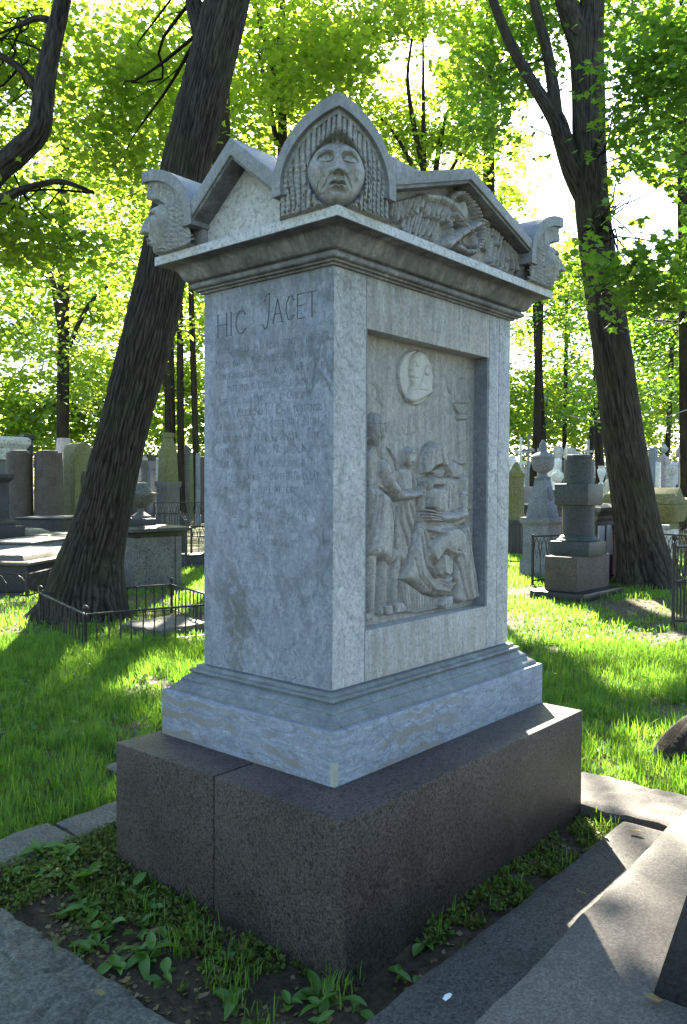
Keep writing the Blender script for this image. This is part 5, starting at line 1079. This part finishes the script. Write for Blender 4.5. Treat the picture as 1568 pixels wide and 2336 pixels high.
for i, (px, w, lab) in enumerate(((390, 12, 'thick dark trunk over the shouldered obelisk, leftmost of three'), (414, 8, 'middle thin trunk behind the draped urn'), (444, 7, 'slanting thin trunk touching the left edge of the tomb'))):
    simple(lab, px+[0, 0, 8][i], 1170, w, 36, [blob(px-10+20*i, 620-60*i, 110, 190, 37, 3, 2028), blob(px, 880, 70, 60, 38, 2, 900)], [-8, -6, -26][i], [[(px, 930, w*.6), (px-16, 860, w*.5), (px-24, 800, w*.3)]] if i == 0 else (), 200, size=.2, seed=6+i, tw=14)
for i, (px, w, d, lab) in enumerate(((1215, 9, 44, 'reddish trunk right of the tomb edge far back'), (1250, 10, 46, 'stout dark trunk behind the flame urn'), (1283, 5, 50, 'thin dark trunk between flame urn and dark drum'), (1328, 8, 46, 'dark slanting trunk above the dark drum'), (1371, 10, 38, 'grey trunk just left of the forked trunk'), (1512, 6, 48, 'thin trunk right of the forked trunk far back'))):
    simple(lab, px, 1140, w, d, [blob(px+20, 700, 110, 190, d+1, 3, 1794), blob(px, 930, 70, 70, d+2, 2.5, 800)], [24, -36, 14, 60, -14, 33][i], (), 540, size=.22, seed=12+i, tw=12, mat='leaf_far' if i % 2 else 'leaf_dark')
simple('dark tree at the right edge behind the near maple leaves', 1568, 1200, 14, 21, [blob(1540, 180, 130, 220, 21.5, 2, 2808), blob(1500, 760, 130, 130, 24, 2, 2496), blob(1420, 900, 120, 90, 30, 2, 1560), blob(1540, 930, 80, 70, 28, 2, 1170)], -14, (), -200, size=.16, seed=20, mat='leaf_dark')
# upper crowns beyond the frame's top that shade the lawn, and the wood far behind
def mass(name, label, blobs, size, mat, sh, cl=40, sp=.5, far=False):
    P, C = crown_points(blobs, cl, sp); P = P[keep_mask(P[:, :3], far)]; o = leaf_mesh(name, P, size, mat, None, sh); tag(o, label, 'foliage', None, 'stuff'); return o
bl = []
for q in range(26):
    px = -350+q*92; bl.append(blob(px, 930+random.uniform(-20, 20), 90, 110, random.uniform(56, 64), 1, 1800)); bl.append(blob(px+40, 700+random.uniform(-60, 40), 100, 170, random.uniform(57, 66), 1, 1600)); bl.append(blob(px, 420, 100, 190, random.uniform(54, 66), 1, 800))
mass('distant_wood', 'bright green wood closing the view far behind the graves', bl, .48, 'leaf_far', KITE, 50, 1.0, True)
bl = []
for px in range(-250, 1900, 55): bl.append(blob(px, 1095+random.uniform(-12, 12), 60, 46, random.uniform(54, 58), .5, 420))
for px in range(-250, 1900, 60): bl.append(blob(px, 1015+random.uniform(-14, 14), 60, 42, random.uniform(54, 58), .5, 620))
for px in range(-250, 1900, 85): bl.append(blob(px, 1052+random.uniform(-10, 10), 55, 24, random.uniform(53, 56), 1, 420))
mass('far_shrubs', 'low light green shrubs along the back of the graveyard', bl, .24, 'leaf_far', KITE, 30, .5, True)
bl = []
for q in range(10): bl.append((CAM+np.array([math.cos(YAW), math.sin(YAW), 0])*random.uniform(15, 27)+rt*random.uniform(-12, 12)+np.array([0, 0, random.uniform(9.5, 13.5)]), (2.6, 2.6, 1.5), 2100))
for q in ((-1.0, .0), (-1.05, -.3), (-1.0, .35), (-1.3, .3), (-.9, 1.3), (-1.7, -.6), (-.2, 2.0), (-1.5, 4.2)): bl.append((np.array([q[0], q[1], 0])+SUN*random.uniform(19, 27), (1.1, 1.1, .6), 480))  # leaf clumps added toward the sun to shade left paving and lawn
for q in ((.0, .5), (.5, .2), (1.0, .4), (-.3, .0)): bl.append((np.array([q[0], q[1], 2.95])+SUN*random.uniform(27, 34), (1.1, 1.1, .9), 800))  # leaf clumps added along the sun rays to keep the tomb roof shaded
mass('high_shade_canopy', 'upper maple canopy over the lawn, with clumps added to shade roof and left paving', bl, .17, 'leaf_maple', KITE, 40, .5)

# unseen trees added behind the camera to block sky light from the back
for i, (ang, dist, lab) in enumerate(((95, 9, 'unseen maple added behind and left of the viewpoint to block sky light'), (140, 11, 'unseen maple added behind the viewpoint, left of centre, to block sky light'), (185, 12, 'unseen maple added straight behind the viewpoint to block sky light'), (230, 11, 'unseen maple added behind the viewpoint, right of centre, to block sky light'), (270, 9.5, 'unseen maple added behind and right of the viewpoint to block sky light'))):
    an = YAW+R(ang-0); bx, by = CAM[0]+dist*math.cos(an), CAM[1]+dist*math.sin(an)
    t = thing('maple_tree', lab, 'tree', (bx, by, 0), 0, 'trees around the graves'); trunk_mesh('trunk', [(0, 0, -.2, .4), (0, 0, 1, .3), (.2, .1, 4, .25), (.1, .2, 8, .15), (0, 0, 11, .05)], t, 20, 30, 12, .06, 'bark_far', i)
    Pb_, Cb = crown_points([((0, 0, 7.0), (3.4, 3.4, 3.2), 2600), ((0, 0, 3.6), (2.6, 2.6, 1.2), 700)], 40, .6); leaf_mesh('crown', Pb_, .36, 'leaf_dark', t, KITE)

# near root at the right edge
P = G(1705, 1735); t = thing('tree_stump', 'dark mossy tree foot at the right edge of the lawn', 'tree stump', tuple(P))
trunk_mesh('stump', [(0, 0, -.15, .42), (0.02, 0, .05, .36), (.06, -.02, .25, .27), (.12, -.05, .6, .22), (.2, -.1, 1.0, .18)], t, 90, 40, 26, .12, 'bark', 9, .5)

# ------------------------------------------------------------------ grass
def in_excl(x, y):
    r = (x > -2.7) & (x < 1.98) & (y > -2.4) & (y < 1.49); r |= (x > -.3) & (x < .95) & (y > 1.76) & (y < 1.99) & (x > .3); r |= (x > -.28) & (x < .23) & (y > 3.02) & (y < 3.4)
    r |= (x < 3.4) & (y < -.9)
    for x0, x1, y0, y1 in EXCL: r |= (x > x0) & (x < x1) & (y > y0) & (y < y1)
    return r
def grass_points(n, dmin, dmax):
    px = rng.uniform(-80, 1650, n); dd = np.sqrt(rng.uniform(dmin**2, dmax**2, n)); lat = (px-784)/F_PX*dd
    f2 = np.array([math.cos(YAW), math.sin(YAW)]); rr = rt[:2]
    xy = CAM[None, :2]+f2*dd[:, None]+rr*lat[:, None]; k = ~in_excl(xy[:, 0], xy[:, 1]); return xy[k]
def grass(xy, hmin, hmax, w, name, label, thin=.40):
    nz = fbm(np.stack([xy[:, 0]*.9, xy[:, 1]*.9, xy[:, 0]*0], -1), 41); nf = vnoise(np.stack([xy[:, 0]*9, xy[:, 1]*9, xy[:, 0]*0], -1), 43)
    k = rng.random(len(xy)) < sstep(nz+.25*nf, thin, thin+.18); xy = xy[k]; nf = nf[k]; n = len(xy)
    h = rng.uniform(hmin, hmax, n)*(.55+.8*nf); an = rng.uniform(0, 2*math.pi, n); lean = rng.uniform(.1, .75, n)*h; dx, dy = np.cos(an), np.sin(an)
    wx, wy = -dy*w*rng.uniform(.6, 1.4, n), dx*w*rng.uniform(.6, 1.4, n); z0 = (fbm(np.stack([xy[:, 0]*.5, xy[:, 1]*.5, xy[:, 0]*0], -1), 3)-.45)*.10-.01
    rows = []
    for s, ww in ((0, 1), (.45, .9), (.8, .6), (1, .12)):
        bx = xy[:, 0]+dx*lean*s**2; by = xy[:, 1]+dy*lean*s**2; bz = z0+h*(s-.28*s*s*(lean/h)); rows += [np.stack([bx-wx*ww, by-wy*ww, bz], -1), np.stack([bx+wx*ww, by+wy*ww, bz], -1)]
    V = np.stack(rows, 1).reshape(-1, 3); F = (np.arange(n)[:, None, None]*8+np.array([[0, 1, 3, 2], [2, 3, 5, 4], [4, 5, 7, 6]])[None]).reshape(-1, 4)
    o = npmesh(name, V, F, 'grass_blade', None, {'var': ('FACE', np.repeat(rng.random(n), 3))}); tag(o, label, 'grass', None, 'stuff'); return o
grass(grass_points(150000, 2.8, 8.5), .04, .145, .0026, 'grass', 'fresh uneven grass on the lawn near the tomb', .36)
grass(grass_points(90000, 8.0, 20), .04, .12, .006, 'grass', 'taller light grass between the graves further back', .40)

# weeds round the plinth
def leaf_obj(L, Wd, bend):
    n = 7; V = []; 
    for i in range(n):
        s = i/(n-1); w = Wd*math.sin(math.pi*min(1, s*.97+.03))**.8*(1-.25*s); x = L*s; z = L*(.45*s-bend*s*s)
        V += [(x, -w/2, z+.10*w), (x, -w*.22, z-.04*w), (x, 0, z-.09*w), (x, w*.22, z-.04*w), (x, w/2, z+.10*w)]
    F = grid_faces(n, 5); o = npmesh('leaf', np.array(V), F, 'weed_leaf', None, {'var': ('FACE', np.repeat(rng.random(1), len(F)))}, True); me = o.data; bpy.data.objects.remove(o); return me
LM = [leaf_obj(.085, .045, .35), leaf_obj(.075, .052, .5), leaf_obj(.10, .04, .62), leaf_obj(.06, .04, .3)]
def z3(x, y): return ((0+x/2.24)/1.2398, (2150+y/2.24)/1.2398)
def z4b(x, y): return ((600+x/2.24)/1.2398, (2200+y/2.24)/1.2398)
W_ = [(z3(530, 790), 7, 1.15, 'broad leaved weed beside the plinth corner at the upper end of the weed patch'), (z3(560, 980), 8, 1.1, 'largest weed with upright grass tuft in the middle of the left bed'), (z3(660, 1080), 6, 1.0, 'weed with rounded leaves below the tuft in the left bed'), (z3(610, 1190), 5, .9, 'small weed near the rough slab edge, lower left bed'),
      (z3(930, 1260), 9, 1.05, 'bushy weed cluster at the foot of the granite plinth joint'), (z3(1060, 1370), 6, .9, 'drooping weed in front of the bushy cluster'), (z3(260, 640), 7, 1.0, 'weed on the edge of the left paving slab'), (z3(250, 800), 6, .8, 'low weed below the left paving slab'), (z3(1420, 1270), 5, .8, 'small round leaved weed on the dark soil'),
      (z3(1490, 1520), 7, 1.0, 'leafy weed at the bottom edge left of the plinth corner'), (z4b(700, 1320), 6, 1.25, 'tall leafed weed right at the front plinth corner'), (z4b(690, 1420), 5, .8, 'low weed at the bottom edge below the plinth corner'), (z4b(470, 1400), 5, .8, 'narrow weed left of the plinth corner at the bottom edge'), (z3(360, 700), 6, .9, 'pale weed among the grass by the left paving slab'), (z3(800, 830), 5, .9, 'weed leaning on the left plinth face')]
for (px, n, sc, lab) in W_:
    P = G(px[0], px[1]); P[2] = float(soil_z(np.array(P[0]), np.array(P[1])))
    t = thing('leafy_weed', lab, 'weed', tuple(P), random.uniform(0, 6), 'weeds in the bed around the plinth')
    for j in range(n):
        part('leaf', random.choice(LM), t, (random.uniform(-.02, .02), random.uniform(-.02, .02), random.uniform(.0, .03)), (random.uniform(-.35, .35), random.uniform(-.45, .25), j*2.4+random.uniform(-.3, .3)), sc*random.uniform(.65, 1.1))
for q in range(26):
    x_, y_ = (random.uniform(-.80, -.40), random.uniform(.15, 1.12)) if q < 20 else (random.uniform(-.7, .2), random.uniform(-.53, -.40))
    t = thing('leafy_weed', 'small leafy weed crowded in the mossy bed beside the plinth', 'weed', (x_, y_, float(soil_z(np.array(x_), np.array(y_)))), random.uniform(0, 6), 'small weeds crowding the bed')
    for j in range(random.randint(4, 7)): part('leaf', random.choice(LM), t, (random.uniform(-.02, .02), random.uniform(-.02, .02), random.uniform(.0, .02)), (random.uniform(-.35, .35), random.uniform(-.45, .25), j*2.4+random.uniform(-.3, .3)), random.uniform(.4, .95))
# litter in the lawn
xy = grass_points(9000, 2.8, 12); nz_ = fbm(np.stack([xy[:, 0]*.9, xy[:, 1]*.9, xy[:, 0]*0], -1), 41); xy = xy[(nz_ < .50) | (rng.random(len(xy)) < .25)]
zl_ = (fbm(np.stack([xy[:, 0]*.5, xy[:, 1]*.5, xy[:, 0]*0], -1), 3)-.45)*.10+.012
o = leaf_mesh('leaf_litter', np.stack([xy[:, 0], xy[:, 1], zl_], -1), .035, 'dry_leaf', None, KITE, .35); tag(o, 'dry leaves and maple keys scattered thinly in the grass', 'leaf litter', None, 'stuff')
xy = grass_points(5000, 2.8, 10); zl_ = (fbm(np.stack([xy[:, 0]*.5, xy[:, 1]*.5, xy[:, 0]*0], -1), 3)-.45)*.10+rng.uniform(.02, .07, len(xy)); nz_ = fbm(np.stack([xy[:, 0]*1.6, xy[:, 1]*1.6, xy[:, 0]*0], -1), 61); kq = nz_ > .5
o = leaf_mesh('clover', np.stack([xy[:, 0], xy[:, 1], zl_], -1)[kq], .05, 'weed_leaf', None, KITE, .5); tag(o, 'broad leaved clover and plantain among the grass blades', 'clover', None, 'stuff')
# moss and tiny cover along the plinth, small grass tufts
n = 60000; xs_ = rng.uniform(-1.0, 1.75, n); ys_ = rng.uniform(-.60, 1.2, n)
out = (xs_ < -U0-.005) | (ys_ < -V0-.005) | (xs_ > a_+U1+.005) | (ys_ > b_+V1+.005)
dpl = np.maximum(np.maximum(-U0-xs_, xs_-a_-U1), np.maximum(-V0-ys_, ys_-b_-V1)); nn = fbm(np.stack([xs_*6, ys_*6, xs_*0], -1), 51)
kk = out & ((nn > .47-.16*np.exp(-dpl/.10)) | (ys_ > .85)) & ~((xs_ < -.72) & (ys_ < .7) & (rng.random(n) < .8)); Pm = np.stack([xs_[kk], ys_[kk], soil_z(xs_[kk], ys_[kk])+rng.uniform(.0, .03, kk.sum())], -1)
o = leaf_mesh('moss_cover', Pm, .019, 'moss_tuft', None, KITE, .9); tag(o, 'moss and tiny creeping plants along the foot of the plinth', 'moss', None, 'stuff')
nb = 3200; xb, yb = rng.uniform(-.86, 1.5, nb), rng.uniform(-.57, 1.16, nb); kb = ((xb < -U0-.01) | (yb < -V0-.01)) & (rng.random(nb) < .25+1.2*np.clip(fbm(np.stack([xb*5, yb*5, xb*0], -1), 91)-.42, 0, 1)*4)
o = leaf_mesh('bed_litter', np.stack([xb, yb, soil_z(xb, yb)+.006], -1)[kb], .022, 'dry_leaf', None, KITE, .4); tag(o, 'brown bud scales, bits of leaf and crumbs on the dark soil', 'leaf litter', None, 'stuff')
m_ = rng.random(len(Pm)) < .06; xy = Pm[m_][:, :2]; xy = np.concatenate([xy, np.repeat(np.array([G(*z3(530, 850))[:2], G(*z3(1090, 1250))[:2], G(*z4b(760, 1380))[:2], G(*z4b(820, 1330))[:2], G(*z4b(200, 1300))[:2], G(*z3(250, 600))[:2], G(*z3(620, 560))[:2], G(*z3(540, 560))[:2], G(*z3(1520, 1500))[:2]]), 26, 0)+rng.normal(0, .035, (26*9, 2))])
kk = (xy[:, 0] < -U0-.01) | (xy[:, 1] < -V0-.01) | (xy[:, 1] > b_+V1+.02)
grass(xy[kk], .03, .095, .0020, 'grass_tufts', 'thin grass tufts growing in the soil round the plinth', -1)
P = G(*z3(1240, 1110)); ob = MB().tube([P, P+np.array([.0, .0, .10]), P+np.array([-.02, .02, .19])], [.004, .0035, .001], 5).build('plant_stalk', 'weed_leaf'); tag(ob, 'single tall green stalk standing before the plinth joint', 'plant')
# fallen leaves, keys and a white scrap
fl = []
for q in range(2):
    o = npmesh('fallen_leaf', np.array([(0, 0, .004), (.02, -.012, .008), (.045, -.006, .003), (.06, 0, .012), (.045, .008, .004), (.02, .012, .007)])*[1, 1, 1], np.array([[0, 1, 2, 5], [5, 2, 3, 4]]), 'dry_leaf', None, {'var': ('FACE', np.array([q*.8, q*.8+.1]))}); fl.append(o.data); bpy.data.objects.remove(o)
def ground_top(x, y):
    if -.53 < x < 1.44 and -.93 < y < -.575: return .066
    if y < -.88: return .214
    if x > 1.47 and x < 1.93: return .085
    if x < -.85 and y < 1.0: return .075
    return float(soil_z(np.array(x), np.array(y)))+.012
FP = [(z3(790, 1270), 'brown curled leaf beside the bushy weed'), (z3(830, 1390), 'tan leaf on the soil below the bushy weed'), (z3(1240, 1240), 'yellow maple key right of the bushy weed'), (z3(1440, 1400), 'yellow green key near the bottom of the bed'), (z3(1230, 1530), 'orange brown leaf at the bottom of the bed'), (z3(600, 1470), 'yellow green key lying on the rough slab'), (z3(200, 750), 'dry brown leaf near the left slab'), (z3(1050, 1080), 'reddish brown leaf by the plinth joint'),
      (z5b := ((1244+640/2.24)/1.2398, (1950+1100/2.24)/1.2398), 'pale leaf in the moss strip right of the plinth'), (((1244+930/2.24)/1.2398, (1950+1310/2.24)/1.2398), 'dark crumpled leaf on the sunlit strip of paving'), (((1244+1130/2.24)/1.2398, (1950+890/2.24)/1.2398), 'twig like brown leaf on the sunlit back slab'), (((1244+1290/2.24)/1.2398, (1950+885/2.24)/1.2398), 'tan leaf in the joint of the back slab'), (((1244+1080/2.24)/1.2398, (1950+980/2.24)/1.2398), 'dark leaf litter at the shadow tip on the paving'),
      (((1244+1290/2.24)/1.2398, (1950+1945/2.24)/1.2398), 'ochre leaf on the shaded grave slab'), (((1244+1340/2.24)/1.2398, (1950+650/2.24)/1.2398), 'dry leaf at the grass edge behind the back slab'), (z4b(210, 1060), 'brown leaf against the left plinth face')]
for i, (px, lab) in enumerate(FP):
    P = G(*px); z = ground_top(P[0], P[1]); P = G(px[0], px[1], z)
    o = bpy.data.objects.new('fallen_leaf', fl[i % 2]); COL.objects.link(o); o.location = (P[0], P[1], ground_top(P[0], P[1])+.004); o.rotation_euler = (random.uniform(-.2, .2), random.uniform(-.2, .2), random.uniform(0, 6)); s = random.uniform(.7, 1.15); o.scale = (s, s, s); tag(o, lab, 'leaf', 'fallen leaves')
P = G(1021, 2284, .062); o = npmesh('paper_scrap', np.array([(-.02, -.006, .002), (0, -.011, .006), (.022, -.003, .003), (.018, .006, .005), (.0, .009, .007), (-.016, .007, .003)])+P+np.array([0, 0, .01]), np.array([[0, 1, 4, 5], [1, 2, 3, 4]]), 'white_scrap'); tag(o, 'small white scrap on the shaded paving strip', 'scrap')
# slack wire between far trunks
A, B, Cc = D(1195, 935, 20), D(1330, 958, 20), D(1372, 960, 20)
o = MB().tube([D(1300+i*9, 948+i*1.9, 20) for i in range(9)], .011, 5).build('wire', 'wire'); tag(o, 'pale slack wire between trunks left of the forked trunk', 'wire')
o = MB().tube([D(1500+i*9, 958-i*3.1, 20) for i in range(9)], .011, 5).build('wire', 'wire'); tag(o, 'pale wire rising to the right edge behind the forked trunk', 'wire')
P = G(1243, 1180); t = thing('lamp_post', 'thin lamp post far behind the flame urn', 'lamp post', tuple(P)); k = depth(P)/F_PX
MB().tube([(0, 0, 0), (0, 0, 262*k)], 1.4*k, 8).build('pole', 'granite_grey', t); MB().lathe([(2*k, 262*k), (5*k, 268*k), (4*k, 278*k), (1*k, 282*k)], 0, 0, 12).build('lantern', 'stone_pale', t, 0, 40)
for o in list(SC.objects):
    if o.type == 'MESH' and o.data.materials and o.data.users == 1: pass
